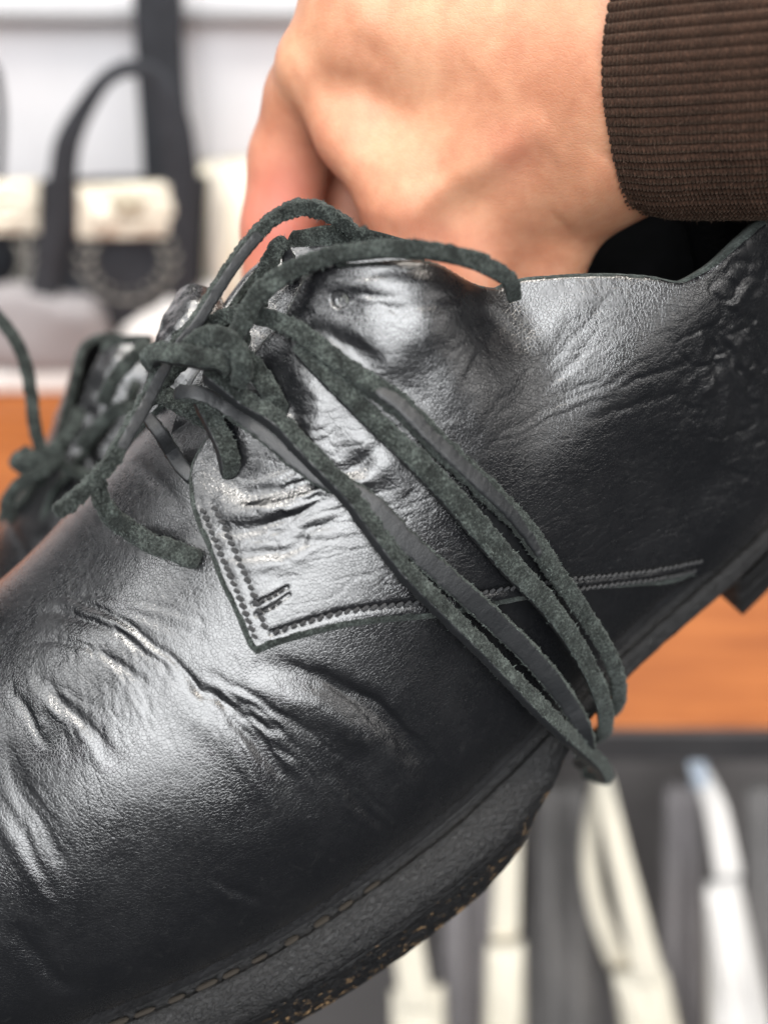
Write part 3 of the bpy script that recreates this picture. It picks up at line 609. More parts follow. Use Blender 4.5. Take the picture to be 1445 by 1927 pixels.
# ---- tongue: rises between the quarters, its top edge rolled
def flap_patch(name, rows, lipw, seed):
    R = [catmull(np.array([at_depth(*l_, d0), at_depth(*m_, d1), at_depth(*r_, d2)]), .02) for l_, m_, r_, d0, d1, d2 in rows]
    nv = 70; R = np.array([[np.interp(np.linspace(0, 1, nv), np.linspace(0, 1, len(r)), r[:, j]) for j in range(3)] for r in R]).transpose(0, 2, 1)
    nu = 110; S = []
    for j in range(nv):
        c_ = catmull(R[:, j], .01); S.append(np.stack([np.interp(np.linspace(0, 1, nu), np.linspace(0, 1, len(c_)), c_[:, q_]) for q_ in range(3)], 1))
    S = np.stack(S, 1); du = np.gradient(S, axis=0); dv = np.gradient(S, axis=1); N = unit(np.cross(du, dv)); N = N*np.sign((N*-S).sum(-1, keepdims=True))
    S = S+N*(.06*fbm(S*1.3, seed, 2)+.02*fbm(S*4, seed+3, 2))[..., None]
    t = np.linspace(0, 1, nu)[:, None, None]; Vo = S+N*(.10*lipw*sstep(t, .93, .99)); Vi = S-N*.22; n = nu*nv
    Fo = grid_faces(nu, nv); Fi = Fo[:, ::-1]+n; idx = np.arange(n).reshape(nu, nv)
    rim = np.r_[idx[:, 0], idx[-1, 1:], idx[::-1, -1][1:], idx[0, ::-1][1:-1]]; r2 = np.roll(rim, -1); Fr_ = np.stack([rim, rim+n, r2+n, r2], 1)
    fm = np.r_[2*(np.repeat(np.arange(nu-1), nv-1) > nu*(.92 if lipw else 2)), np.ones(len(Fi)), np.full(len(Fr_), 2)]
    return mesh(name, to_local(np.concatenate([Vo.reshape(-1, 3), Vi.reshape(-1, 3)])), np.concatenate([Fo, Fi, Fr_]), None, SHOE, mats=[M_LEATHER, M_LINING, M_SUEDE], fmat=fm)
TONGUE = flap_patch('tongue', [((300, 880), (430, 910), (560, 940), 19.9, 19.9, 19.9), ((350, 745), (470, 770), (610, 790), 19.4, 19.1, 18.9), ((460, 570), (580, 580), (720, 600), 19.4, 19.0, 18.8), ((530, 470), (640, 480), (800, 515), 19.4, 19.0, 19.1), ((553, 434), (655, 426), (790, 458), 19.3, 18.9, 19.0)], 1, 5)
INNER_FLAP = flap_patch('eyelet_flap', [((270, 760), (350, 740), (450, 730), 20.6, 20.2, 20.4), ((290, 660), (350, 645), (440, 640), 20.7, 20.2, 20.4), ((310, 590), (358, 574), (430, 585), 20.8, 20.4, 20.6), ((333, 550), (368, 535), (410, 549), 21.0, 20.7, 20.8)], 0, 9)
tag(INNER_FLAP, 'rounded inner eyelet flap standing up behind the knot')

# ---- sole: welt and outsole follow the outline; heel block
def outline(n=420):
    s = np.linspace(0, 1, n//2); a = -13+26.2*(.5-.5*np.cos(np.pi*s))
    lat = np.c_[a, f_lw(a)]; med = np.c_[a, f_lw(a)-f_W(a)][::-1]
    P = np.r_[lat, med[1:-1]]
    P = np.r_[P, P[:1]]; d = np.r_[0, np.cumsum(np.linalg.norm(np.diff(P, axis=0), axis=1))]; v = np.linspace(0, d[-1], n, endpoint=False)
    Q = np.stack([np.interp(v, d, P[:, j]) for j in (0, 1)], 1)
    for _ in range(6): Q = (np.roll(Q, 1, 0)+2*Q+np.roll(Q, -1, 0))/4
    T = np.roll(Q, -1, 0)-np.roll(Q, 1, 0); T = unit(T); N = np.c_[T[:, 1], -T[:, 0]]
    if (N[n//8] @ np.array([0, 1.])) < 0: N = -N
    return Q, N
f_e = spl([-13, -1, .3, 2, 2.8, 4.5, 13.2], [.75, .85, .85, .7, .5, .4, .4])
f_T = spl([-13, -1, .3, 2, 2.8, 4.5, 13.2], [2.2, 2.25, 2.0, 1.15, .95, .75, .75])
f_R = spl([-13, 0, 2, 4, 13.2], [.85, .85, .7, .45, .45])
def sole():
    Q, N = outline(900); a = Q[:, 0]; e, T, R = f_e(a), f_T(a), f_R(a)
    def ring(o, u): return np.c_[Q+N*np.asarray(o)[..., None], np.broadcast_to(u, a.shape)]
    def strip(name, prof, low, parent, capb=False, rough=.016):
        rings = np.array([ring(o+0*a, u+0*a) for o, u in prof])
        fine = []
        lv = []
        for i in range(len(rings)-1):
            k = max(1, int(np.linalg.norm(rings[i+1]-rings[i], axis=1).max()/.06))
            for q_ in range(k): fine.append(rings[i]+(rings[i+1]-rings[i])*q_/k); lv.append(low[i]+(low[i+1]-low[i])*q_/k)
        fine.append(rings[-1]); lv.append(low[-1]); G = np.array(fine)
        nrm_ = np.concatenate([N, np.zeros((len(N), 1))], 1)
        G = G+(nrm_*1.0)[None]*(rough*fbm(G*np.array([1.2, 1.2, 2.5])*1.6, 7, 3)+.6*rough*fbm(G*6, 17, 2))[..., None]
        G[..., 2] += .5*rough*fbm(G*3, 27, 2)
        P = al(G[..., 0], G[..., 1], G[..., 2]); nr, m = G.shape[:2]
        Fq = [tuple(f) for f in grid_faces(nr, m, True).tolist()]
        if capb: Fq.append(tuple(range((nr-1)*m, nr*m)))
        return mesh(name, to_local(P.reshape(-1, 3)), Fq, M_SOLE, parent, attrs={'low': np.repeat(lv, m)})
    z = 0*a
    w = strip('welt', [(z-.9, z+.06), (z-.02, z+.01), (z+.04, z-.15), (z+.12, z-.16), (z+.17, z-.07), (z+.22, z-.05), (e*.55, -R*.18), (e*.8, -R*.42), (e-.03, -R*.72), (e, -R+.06), (e-.05, -R), (e-.25, -R)], [0]*9+[.1, .2, .2], SHOE)
    o = strip('outsole', [(e-.25, -R-.005), (e-.05, -R-.01), (e-.03, -R-.06), (e-.05, -(R+T)/2), (e-.1, -T+.16), (e-.2, -T+.03), (e-.35, -T)], [.62, .74, .82, .93, 1, 1, 1], SHOE, True)
    # heel block
    k = a > 8.9; Qh = Q[k]+N[k]*(e[k]-.08)[:, None]
    i0 = np.where(~k)[0]
    start = np.where(k & ~np.roll(k, 1))[0][0]; order = (start+np.arange(k.sum())) % len(a); Qh = Q[order]+N[order]*(e[order]-.08)[:, None]
    p0, p1 = Qh[-1], Qh[0]; br = np.array([p0+(p1-p0)*t+np.array([.35*math.sin(math.pi*t), 0]) for t in np.linspace(0, 1, 24)[1:-1]]); loop = np.r_[Qh, br]
    us = np.array([-.77, -.9, -1.3, -1.34, -1.38, -1.8, -1.84, -1.88, -2.1, -2.2, -2.28, -2.3]); inn = np.array([0, 0, .01, .03, .01, .02, .04, .02, .04, .05, .08, .2])
    c = loop.mean(0); G = np.array([np.c_[loop+(c-loop)*i_/4, np.full(len(loop), u_)] for u_, i_ in zip(us, inn)])
    P = al(G[..., 0], G[..., 1], G[..., 2]); nr, m = G.shape[:2]
    Fq = [tuple(f) for f in grid_faces(nr, m, True).tolist()]+[tuple(range((nr-1)*m, nr*m))]
    h = mesh('heel', to_local(P.reshape(-1, 3)), Fq, M_SOLE, SHOE, attrs={'low': np.repeat(np.linspace(.2, .6, nr), m)})
    return w, o, h
WELT, OUTSOLE, HEEL = sole()
def insole():
    Q, N = outline(200); P = al(Q[:, 0], Q[:, 1]-0*N[:, 1], np.full(len(Q), .12)); P2 = al(Q[:, 0], Q[:, 1], np.full(len(Q), .02)); m = len(Q)
    Fq = [tuple(range(m)), tuple(range(2*m-1, m-1, -1))]+[(i, m+i, m+(i+1) % m, (i+1) % m) for i in range(m)]
    return mesh('insole', to_local(np.r_[P, P2]), Fq, M_LINING, SHOE, smooth=False)
INSOLE = insole()

# ---- stitches: one small twisted thread bump each, sharing one mesh
def stitch_mesh(mat, name, n=9, m=7):
    t = np.linspace(-1, 1, n); r = np.sqrt(np.clip(1-t**4, 0, 1))*.5+.02; th = np.linspace(0, 2*np.pi, m, endpoint=False)
    V = np.stack([np.repeat(t[:, None]*.5, m, 1), r[:, None]*np.cos(th), r[:, None]*np.sin(th)], -1).reshape(-1, 3)
    o = mesh(name, V, grid_faces(n, m, True), mat); me = o.data; bpy.data.objects.remove(o); return me
ST_B = stitch_mesh(M_THREAD, 'stitch'); ST_T = stitch_mesh(M_TAN, 'welt_stitch')
def place_stitch(me, name, c, t, n, ln, wd, ht, parent):
    t = unit(t); n = unit(n-t*(n@t)); b = np.cross(n, t)
    R = np.stack([t, b, n], 1); Rl = ROT.T @ R
    o = bpy.data.objects.new(name, me); COL.objects.link(o); o.parent = parent
    M4 = Matrix(Rl.tolist()).to_4x4() @ Matrix.Diagonal((ln*.01, wd*.01, ht*.01, 1)); M4.translation = Vector(to_local(c)); o.matrix_local = M4
    return o
def stitch_row(line, pitch, ln, wd, off, parent=QUARTER, tilt=14):
    px = catmull(np.array(line, float), 2.0); a, ph = solve(px[::3], off); C = off_form(a, ph, np.full(len(a), off)); N = fnrm(a, ph)
    d = np.r_[0, np.cumsum(np.linalg.norm(np.diff(C, axis=0), axis=1))]; k = int(d[-1]/pitch); v = (np.arange(k)+.5)*pitch
    Ci = np.stack([np.interp(v, d, C[:, j]) for j in range(3)], 1); Ni = np.stack([np.interp(v, d, N[:, j]) for j in range(3)], 1); T = np.stack([np.interp(v, d, np.gradient(C[:, j])) for j in range(3)], 1)
    for c, n, t in zip(Ci, Ni, T):
        t = unit(t); b = np.cross(unit(n), t); an = math.radians(tilt+random.uniform(-7, 7)); t2 = t*math.cos(an)+b*math.sin(an)
        place_stitch(ST_B, 'stitch', c+n*random.uniform(-.012, .012), t2, n, ln*random.uniform(.88, 1.08), wd*random.uniform(.85, 1.15), wd*.8, parent)
stitch_row(SEAM_LOW, .165, .155, .085, Q_OFF+.012, tilt=30); stitch_row(SEAM_LOW2, .165, .155, .085, Q_OFF+.012, tilt=30)
stitch_row(SEAM_FR1, .145, .15, .08, Q_OFF+.012, tilt=32); stitch_row(SEAM_FR2, .145, .15, .08, Q_OFF+.012, tilt=32)
stitch_row(TACK1, .13, .12, .05, Q_OFF-.005); stitch_row(TACK2, .13, .12, .05, Q_OFF-.005)
_av = np.cumsum(np.r_[-9.4, RNG.uniform(.5, .74, 11)])
for a_ in _av:
    C = al(np.array(a_), f_lw(a_)+.10, -.09); C2 = al(np.array(a_+.1), f_lw(a_+.1)+.10, -.09)
    place_stitch(ST_T, 'welt_stitch', C, C2-C, U, .46*random.uniform(.7, 1.1), .14*random.uniform(.7, 1.2), .10, WELT)

# ---- loose suede fibres
def fibres(name, sets, mat, parent, l0, l1, wd):
    V = []; Fq = []; n = 0
    for p, o_, t in sets:
        k = len(p); r = RNG.normal(size=(k, 3)); d = unit(o_*.8+t*RNG.uniform(-1.2, 1.2, (k, 1))+r*.45); ln = RNG.uniform(l0, l1, (k, 1))*RNG.uniform(.4, 1, (k, 1))
        d2 = unit(d+RNG.normal(size=(k, 3))*.5); sd = unit(np.cross(d, -p))*wd
        a0 = p-o_*.01; a1 = a0+d*ln*.5; a2 = a1+d2*ln*.5
        V.append(np.stack([a0-sd, a0+sd, a1-sd*.8, a1+sd*.8, a2], 1).reshape(-1, 3)); i = (np.arange(k)*5)[:, None]+n
        Fq += [tuple(f) for f in np.concatenate([i, i+1, i+3, i+2], 1).tolist()]+[tuple(f) for f in np.concatenate([i+2, i+3, i+4], 1).tolist()]; n += 5*k
    o = mesh(name, to_local(np.concatenate(V)), Fq, mat, parent); tag(o, kind='stuff'); return o
fibres('lace_fuzz', FUZZ, M_FIBRE, SHOE, .03, .11, .0042)
def tuft():                                                      # pale frayed threads at the top eyelet
    S = []
    for i in range(34):
        x, y = 660+random.gauss(0, 6), 560+random.gauss(0, 3); ang = math.radians(random.gauss(14, 9) if i < 26 else random.uniform(0, 360)); ln = random.uniform(20, 85) if i < 26 else random.uniform(15, 40)
        pts = [(x+math.cos(ang)*ln*t, y+math.sin(ang)*ln*t+6*math.sin(3*t+i), Q_OFF+.24+.05*math.sin(2.5*t)) for t in (0, .35, .7, 1)]
        a, ph = solve([p[:2] for p in pts], Q_OFF+.25); C = catmull(off_form(a, ph, np.array([p[2] for p in pts])), .08); sd = unit(np.cross(np.gradient(C, axis=0), -C))*.0024
        S.append(np.stack([C-sd, C+sd], 1).reshape(-1, 3))
    V = np.concatenate(S); Fq = []; n = 0
    for s in S:
        k = len(s)//2; Fq += [(n+2*i, n+2*i+1, n+2*i+3, n+2*i+2) for i in range(k-1)]; n += len(s)
    return tag(mesh('frayed_thread', to_local(V), Fq, M_PALE, SHOE), 'pale frayed threads at the top eyelet', kind='stuff')
tuft()

# ---------------------------------------------------------------- second shoe of the pair, held behind the first
def copy_part(o, parent):
    c = o.copy(); COL.objects.link(c); c.parent = parent; return c
T2 = np.array([-6.4, -1.0, -9.6])
SHOE2 = empty('leather_shoe', Matrix.Translation(Vector(to_world(ORG+T2)-to_world(ORG)*0)) @ Matrix(Rw.tolist()).to_4x4() @ Matrix.Translation((0, .094, 0)) @ Matrix.Diagonal((1, -1, 1, 1)))
tag(SHOE2, 'blurred black shoe held behind the front shoe, its lace bow showing', 'shoe', 'pair of black leather shoes')
for o_ in (VAMP, QUARTER, QUARTER_IN, BACKSTAY, TONGUE, WELT, OUTSOLE, HEEL, INSOLE): copy_part(o_, SHOE2)
FUZZ = []
def lace2(C, w=.38, h=.34, **kw):
    P3 = np.array([at_depth(*c) for c in C])
    o = sweep('lace', P3, w, h, fuzz=0, **kw)
    V = np.empty(len(o.data.vertices)*3, np.float32); o.data.vertices.foreach_get('co', V); V = V.reshape(-1, 3)*100
    Pc = ORG+V[:, :1]*A-V[:, 1:2]*L+V[:, 2:3]*U                       # back to the camera frame, then into the mirrored shoe's frame
    loc = (Pc-(ORG+T2)) @ ROT; loc[:, 1] = -(loc[:, 1]-9.4); o.data.vertices.foreach_set('co', (loc*.01).astype(np.float32).ravel()); o.data.flip_normals(); o.parent = SHOE2; return o
T2P = flap_patch('tongue', [((120, 900), (190, 890), (270, 880), 28.4, 28.2, 28.2), ((140, 800), (200, 780), (275, 770), 28.2, 27.8, 27.8), ((165, 710), (215, 690), (280, 685), 28.2, 27.7, 27.7), ((200, 650), (235, 634), (285, 632), 28.3, 27.9, 27.9)], 1, 12)
def to_second(o):
    V = np.empty(len(o.data.vertices)*3, np.float32); o.data.vertices.foreach_get('co', V); V = V.reshape(-1, 3)*100
    loc = (ORG+V[:, :1]*A-V[:, 1:2]*L+V[:, 2:3]*U-(ORG+T2)) @ ROT; loc[:, 1] = -(loc[:, 1]-9.4); o.data.vertices.foreach_set('co', (loc*.01).astype(np.float32).ravel()); o.data.flip_normals(); o.parent = SHOE2
to_second(T2P)
lace2([(-30, 570, 27), (5, 605, 27), (40, 660, 27), (58, 730, 27), (66, 800, 27), (78, 850, 27.2)])
lace2([(25, 862, 26.8), (60, 868, 26.6), (100, 846, 26.6), (135, 812, 26.8), (152, 768, 27.2)])
lace2([(120, 845, 26.8), (90, 880, 26.6), (45, 905, 26.8), (15, 940, 27), (14, 965, 27.2), (25, 975, 27.6)])
lace2([(45, 855, 27.2), (100, 868, 27), (150, 890, 27.2), (185, 900, 27.6)])
lace2([(82, 915, 27.4), (60, 890, 27.2), (30, 870, 27.2), (60, 845, 27.4)])
lace2([(195, 760, 26), (215, 715, 25.6), (245, 680, 25.4), (270, 655, 25.6), (262, 645, 26)], .4)
lace2([(150, 840, 27), (190, 800, 26.6), (225, 770, 26.2), (262, 770, 26)], .4)

# ---------------------------------------------------------------- person: hand reaching into the shoe, ribbed cuff
def smin(a, b, k):
    h = np.clip(.5+.5*(b-a)/k, 0, 1); return b+(a-b)*h-k*h*(1-h)
def round_cone(P, a, b, r1, r2):
    ba = b-a; t = np.clip(((P-a)@ba)/(ba@ba), 0, 1); return np.linalg.norm(P-a-t[..., None]*ba, axis=-1)-(r1+(r2-r1)*t)
def surface_nets(D, lo, h):
    nx, ny, nz = D.shape; c = np.zeros((nx-1, ny-1, nz-1, 3)); cnt = np.zeros((nx-1, ny-1, nz-1))
    cor = [(i, j, k) for i in (0, 1) for j in (0, 1) for k in (0, 1)]
    sl = lambda i, j, k: D[i:nx-1+i, j:ny-1+j, k:nz-1+k]
    for p in cor:
        for ax in range(3):
            if p[ax]: continue
            q_ = list(p); q_[ax] = 1; d0, d1 = sl(*p), sl(*q_); m = (d0 < 0) != (d1 < 0); t = np.where(m, d0/np.where(m, d0-d1, 1), 0)
            v = np.stack([np.full(t.shape, float(p[0])), np.full(t.shape, float(p[1])), np.full(t.shape, float(p[2]))], -1); v[..., ax] = t
            c += v*m[..., None]; cnt += m
    act = cnt > 0; ids = -np.ones(act.shape, int); ids[act] = np.arange(act.sum())
    base = np.stack(np.meshgrid(np.arange(nx-1), np.arange(ny-1), np.arange(nz-1), indexing='ij'), -1)
    V = lo+h*(base[act]+c[act]/cnt[act][:, None]); Fq = []
    for ax in range(3):
        b, e = (ax+1) % 3, (ax+2) % 3
        s0 = [slice(1, -1)]*3; s0[ax] = slice(0, -1); s1 = [slice(1, -1)]*3; s1[ax] = slice(1, None)
        d0 = D[tuple(s0)]; d1 = D[tuple(s1)]; m = (d0 < 0) != (d1 < 0); idx = np.argwhere(m); fl = d0[m] < 0
        I = idx+1; I[:, ax] -= 1
        def g(db, de):
            J = I.copy(); J[:, b] -= db; J[:, e] -= de; return ids[J[:, 0], J[:, 1], J[:, 2]]
        f = np.stack([g(1, 1), g(0, 1), g(0, 0), g(1, 0)], 1); f[~fl] = f[~fl][:, ::-1]; Fq.append(f)
    return V, np.concatenate(Fq)
PERSON = empty('person', Matrix.Translation(Vector(to_world(at_depth(1300, 150, 20)))))
tag(PERSON, 'person with brown ribbed knit cuff gripping the shoe pair by the tongues', 'person')
PINV = PERSON.matrix_world.inverted()
def pl(P):
    W_ = to_world(P); return W_-np.array(PERSON.matrix_world.translation)
def C3(x, y, d): return at_depth(x, y, d)
BONES = [  # (from, to, r1, r2, blend)
    (C3(1700, 60, 17.6), C3(1200, 110, 20.0), 1.9, 2.0, .1),
    (C3(1200, 30, 20.1), C3(720, -60, 21.8), 1.8, 1.7, .9),
    (C3(1180, 120, 20.2), C3(700, 80, 21.9), 1.9, 1.5, 1.0),
    (C3(1160, 190, 20.4), C3(790, 330, 22.0), 1.75, 1.05, 1.2),
    (C3(1150, 240, 20.8), C3(905, 410, 22.1), 1.6, 1.0, .9),
    (C3(1150, 280, 21.0), C3(1050, 415, 22.2), 1.45, .95, .8),
    (C3(700, 60, 21.9), C3(592, 128, 22.2), 1.5, .78, .7),              # edge of the hand from the knuckle down to the middle finger
    (C3(592, 128, 22.2), C3(668, 250, 22.1), .76, .76, .5), (C3(668, 250, 22.1), C3(752, 375, 21.9), .76, .82, .7),
    (C3(640, 130, 22.6), C3(583, 186, 23.2), 1.1, 1.02, .4),              # outer finger, further back, down outside the tongue
    (C3(583, 186, 23.2), C3(546, 300, 24.2), 1.02, .98, .25), (C3(546, 300, 24.2), C3(528, 430, 24.8), .98, .95, .25), (C3(528, 430, 24.8), C3(518, 600, 25.4), .95, .85, .25), (C3(518, 600, 25.4), C3(560, 720, 25.6), .85, .76, .25),
    (C3(790, 330, 22.0), C3(765, 520, 22.6), 1.05, .9, .6),             # fingers that go down into the shoe
    (C3(765, 520, 22.6), C3(800, 720, 23.0), .88, .7, .4),
    (C3(905, 410, 22.1), C3(890, 600, 22.6), 1.0, .82, .4),
    (C3(890, 600, 22.6), C3(920, 780, 23.2), .82, .68, .4),
    (C3(1050, 415, 22.2), C3(1015, 600, 22.8), .92, .75, .4),
    (C3(1015, 600, 22.8), C3(1020, 760, 23.2), .75, .6, .4),
    (C3(700, 180, 24.4), C3(665, 330, 26.0), 1.2, 1.2, .3), (C3(665, 330, 26.0), C3(680, 580, 26.8), 1.2, 1.1, .3),
]
HAND_LINES = [
    ([(1030, 225), (930, 290), (830, 355), (735, 425)], .13, 36, 'r'),
    ([(1040, 285), (950, 345), (870, 400), (800, 450)], .07, 46, 'g'),
    ([(900, 130), (800, 210), (720, 300), (690, 390)], .10, 60, 'g'),
    ([(560, 60), (600, 150), (660, 240), (720, 330)], .06, 40, 'g'),
    ([(700, -20), (660, 60), (620, 120), (560, 150)], .08, 40, 'r'),
    ([(1060, 420), (1110, 370), (1150, 300)], .12, 40, 'r'),
    ([(640, 60), (720, 110), (760, 180)], .05, 30, 'g'),
]
def hand():
    h = .10; pts = np.array([p for b in BONES for p in b[:2]]); lo = pts.min(0)-3.0; hi = pts.max(0)+3.0
    n = ((hi-lo)/h).astype(int)+1; G = [lo[i]+h*np.arange(n[i]) for i in range(3)]
    P = np.stack(np.meshgrid(*G, indexing='ij'), -1).astype(np.float32); D = None
    for a, b, r1, r2, k in BONES:
        d = round_cone(P, a.astype(np.float32), b.astype(np.float32), r1, r2); D = d if D is None else smin(D, d, k)
    # hollow between the outer finger and the hand (web of the grip)
    V, Fq = surface_nets(D, lo, h)
    # relax the faceting
    E2 = np.concatenate([Fq[:, [0, 1]], Fq[:, [1, 2]], Fq[:, [2, 3]], Fq[:, [3, 0]]])
    for _ in range(5):
        S = np.zeros_like(V); c = np.zeros(len(V)); np.add.at(S, E2[:, 0], V[E2[:, 1]]); np.add.at(c, E2[:, 0], 1); np.add.at(S, E2[:, 1], V[E2[:, 0]]); np.add.at(c, E2[:, 1], 1); V = .5*V+.5*S/c[:, None]
    tri = Fq; nv = np.zeros_like(V); fn = np.cross(V[tri[:, 2]]-V[tri[:, 0]], V[tri[:, 3]]-V[tri[:, 1]])
    for k in range(4): np.add.at(nv, tri[:, k], fn)
    nv = unit(nv); px = proj(V); fr = (nv*-V).sum(1) > 0
    dsp = np.zeros(len(V)); dsp[fr] = crease_field(px[fr], HAND_LINES); V = V+nv*dsp[:, None]
    px = proj(V); red = .85*np.exp(-((px[:, 0]-520)/120)**2-((px[:, 1]-430)/170)**2)+.35*np.exp(-((px[:, 0]-800)/150)**2-((px[:, 1]-470)/70)**2)+.22*np.exp(-((px[:, 0]-960)/60)**2-((px[:, 1]-290)/60)**2)
    o = mesh('hand', pl(V), Fq, M_SKIN, PERSON, attrs={'red': np.clip(red, 0, 1)}); return o
HAND = hand()
def cuff():
    nrib = 116; per = 8; m = nrib*per; n = 420; ax = np.linspace(0, 1, n)
    A0, A1 = C3(1245, 82, 20.2), C3(1900, 30, 17.0); d = unit(A1-A0); ln = np.linalg.norm(A1-A0)
    up = unit(np.array([0, 1, .15])-d*(np.array([0, 1, .15])@d)); sd = np.cross(d, up)
    th = np.linspace(0, 2*np.pi, m, endpoint=False); rib = (th*nrib/(2*np.pi)) % 1; q_ = 2*rib-1; irr = RNG.uniform(.7, 1.15, nrib)[(th*nrib/(2*np.pi)).astype(int) % nrib]
    s = (ax*ln)[:, None]; wob = .10*np.sin(3*th+.4)[None]*np.exp(-s/3)
    r = (3.45-.035*s+.10*np.exp(-(s/.5)**2)*-1)+wob*.5
    pitch = .075; ph = s/pitch+.55*np.abs(q_)[None]+.13*np.sin(17*th)[None]
    hgt = np.sqrt(np.clip(1-q_**2, 0, 1))[None]*.085*irr[None]+.026*(1-np.abs(q_)[None]**3)*np.sin(2*np.pi*ph)
    g = np.stack([s+0*th[None], 2*np.cos(th)[None]+0*s, 2*np.sin(th)[None]+0*s], -1); hgt = hgt+.02*fbm(g*1.2, 3, 2)+.008*fbm(g*9, 6, 2)
    bulge = (.035*np.sin(q_*np.pi/2)[None]*0)
    R = r+hgt+bulge; c, sn = np.cos(th)[None], np.sin(th)[None]
    sk = s+.06*np.cos(5*th)[None]*np.exp(-s/.6)
    V = A0+sk[..., None]*d+(R*c*.98)[..., None]*up+(R*sn*.86)[..., None]*sd
    Vi = A0+(sk+.02)[..., None]*d+((r-.12)*c*.98)[..., None]*up+((r-.12)*sn*.86)[..., None]*sd
    V2 = np.concatenate([Vi[:60][::-1], V]); 
    return mesh('cuff', pl(V2.reshape(-1, 3)), grid_faces(len(V2), m, True), M_KNIT, PERSON), V, unit(V-(A0+sk[..., None]*d))
CUFF, cv, cn = cuff(); tag(CUFF, 'dark brown ribbed knit cuff')
_s = RNG.choice(cv.shape[0]*cv.shape[1], 9000, replace=False); p_ = cv.reshape(-1, 3)[_s]; n_ = cn.reshape(-1, 3)[_s]
o_ = fibres('cuff_fuzz', [(p_, n_, RNG.normal(size=p_.shape))], mat_plain('wool_fibre', (.085, .05, .035), .9, .3, 300), PERSON, .05, .16, .003)
Vt = np.empty(len(o_.data.vertices)*3, np.float32); o_.data.vertices.foreach_get('co', Vt); Vt = Vt.reshape(-1, 3)*100
o_.data.vertices.foreach_set('co', pl(ORG+Vt[:, :1]*A-Vt[:, 1:2]*L+Vt[:, 2:3]*U).astype(np.float32).ravel()); o_.data.update()

# ---------------------------------------------------------------- the shop shelf behind
ZS = 1.0; YF = 0.3235; YB = 0.72
M_WALL = mat_plain('white_wall', (.74, .73, .75), .7, .06, 6, .1, 300)
M_GREY = mat_plain('grey_metal', (.055, .052, .054), .5, .12, 20)
M_PANEL = mat_plain('grey_panel', (.27, .25, .245), .8, .15, 8)
M_CREAM = mat_plain('cream_canvas', (.82, .76, .63), .9, .06, 60, .4, 900)
M_WHITE = mat_plain('white_cloth', (.80, .77, .74), .9, .05, 40, .3, 700)
M_BAG = mat_plain('black_canvas', (.028, .030, .036), .85, .2, 80, .5, 900)
M_MAUVE = mat_plain('grey_cloth', (.30, .28, .285), .95, .12, 30, .4, 600)
M_THRW = mat_plain('cream_thread', (.30, .29, .26), .9, .08, 300, .4, 1500)
M_BRASS = mat_plain('cream_enamel', (.52, .47, .36), .25, .04, 50)
M_CLIP = mat_plain('clear_blue_plastic', (.50, .56, .64), .25, .05, 50)
def solid(name, V, Fq, mat, bevel=.003, **t):
    o = mesh(name, V, [tuple(f) for f in np.asarray(Fq).tolist()], mat, smooth=False); rounded(o, bevel) if bevel else None; tag(o, **t); return o
V, Fq = boxm(-.8, .8, YB+.03, YB+.05, .3, 1.7); solid('wall', V, Fq, M_WALL, 0, kind='structure')
sh = empty('wooden_shelf', Matrix.Translation((0, (YF+YB)/2, ZS)))
tag(sh, 'orange wooden shelf board with grey metal front edge', 'shelf')
hY = (YB+.028-YF)/2; cY = (YF+YB+.028)/2-(YF+YB)/2
for k in range(3):                                                # boards running along the shelf
    y0 = -hY+cY+k*2*hY/3; V, Fq = boxm(-.8, .36, y0+.0005, y0+2*hY/3-.0005, -.018, 0)
    o = mesh('board', V, [tuple(f) for f in Fq.tolist()], M_WOOD, sh, smooth=False); rounded(o, .001)
V, Fq = boxm(-.8, .36, -hY+cY-.004, -hY+cY-.0005, -.030, -.0015); o = mesh('front_edge', V, [tuple(f) for f in Fq.tolist()], M_GREY, sh, smooth=False)
V, Fq = boxm(-.8, .36, -hY+cY+.002, hY+cY, -.040, -.019); o = mesh('carcass', V, [tuple(f) for f in Fq.tolist()], M_PANEL, sh, smooth=False)
V, Fq = boxm(-.8, .8, .50, .515, -.3, .955); solid('back_panel', V, Fq, M_PANEL, 0, kind='structure')
# wall rail
z0 = on_plane_y(200, 34, YB+.02)[2]; z1 = on_plane_y(200, 12, YB+.02)[2]
V, Fq = boxm(-.8, .3, YB+.012, YB+.0295, z0, z1); solid('wall_rail', V, Fq, mat_plain('rail_grey', (.33, .33, .34), .5, .1, 20), .002, label='grey metal rail across the white wall above the bags', cat='rail')

def ribbon(name, pts, Y, w, th, mat, parent, facing=(0, -1, .15), yoff=None):
    """flat strap: pixels on the upright plane Y; w in px (list ok); real thickness th (m)"""
    pts = np.array(pts, float); n0 = len(pts); yy = Y+(np.zeros(n0) if yoff is None else np.array(yoff))
    P = np.array([on_plane_y(x, y, Yk) for (x, y), Yk in zip(pts, yy)]); w = np.broadcast_to(np.asarray(w, float), (n0,))
    sc = np.array([np.linalg.norm(on_plane_y(x+1, y, Yk)-on_plane_y(x, y, Yk)) for (x, y), Yk in zip(pts, yy)])
    Q = catmull(np.c_[P, w*sc], .004); P = Q[:, :3]; ww = Q[:, 3]; T = unit(np.gradient(P, axis=0)); F = np.array(facing, float); N = unit(F-T*(T@F)[:, None]); B = np.cross(T, N)
    prof = [(-.5, -.3), (-.46, -.5), (.46, -.5), (.5, -.3), (.5, .3), (.46, .5), (-.46, .5), (-.5, .3)]
    V = np.stack([P+B*(ww*a_)[:, None]+N*th*b_ for a_, b_ in prof], 1); n, m = V.shape[:2]
    org = np.array(parent.matrix_world.translation)
    Fq = [tuple(f) for f in grid_faces(n, m, True).tolist()]+[tuple(range(m)), tuple(range(n*m-1, (n-1)*m-1, -1))]
    return mesh(name, V.reshape(-1, 3)-org, Fq, mat, parent)
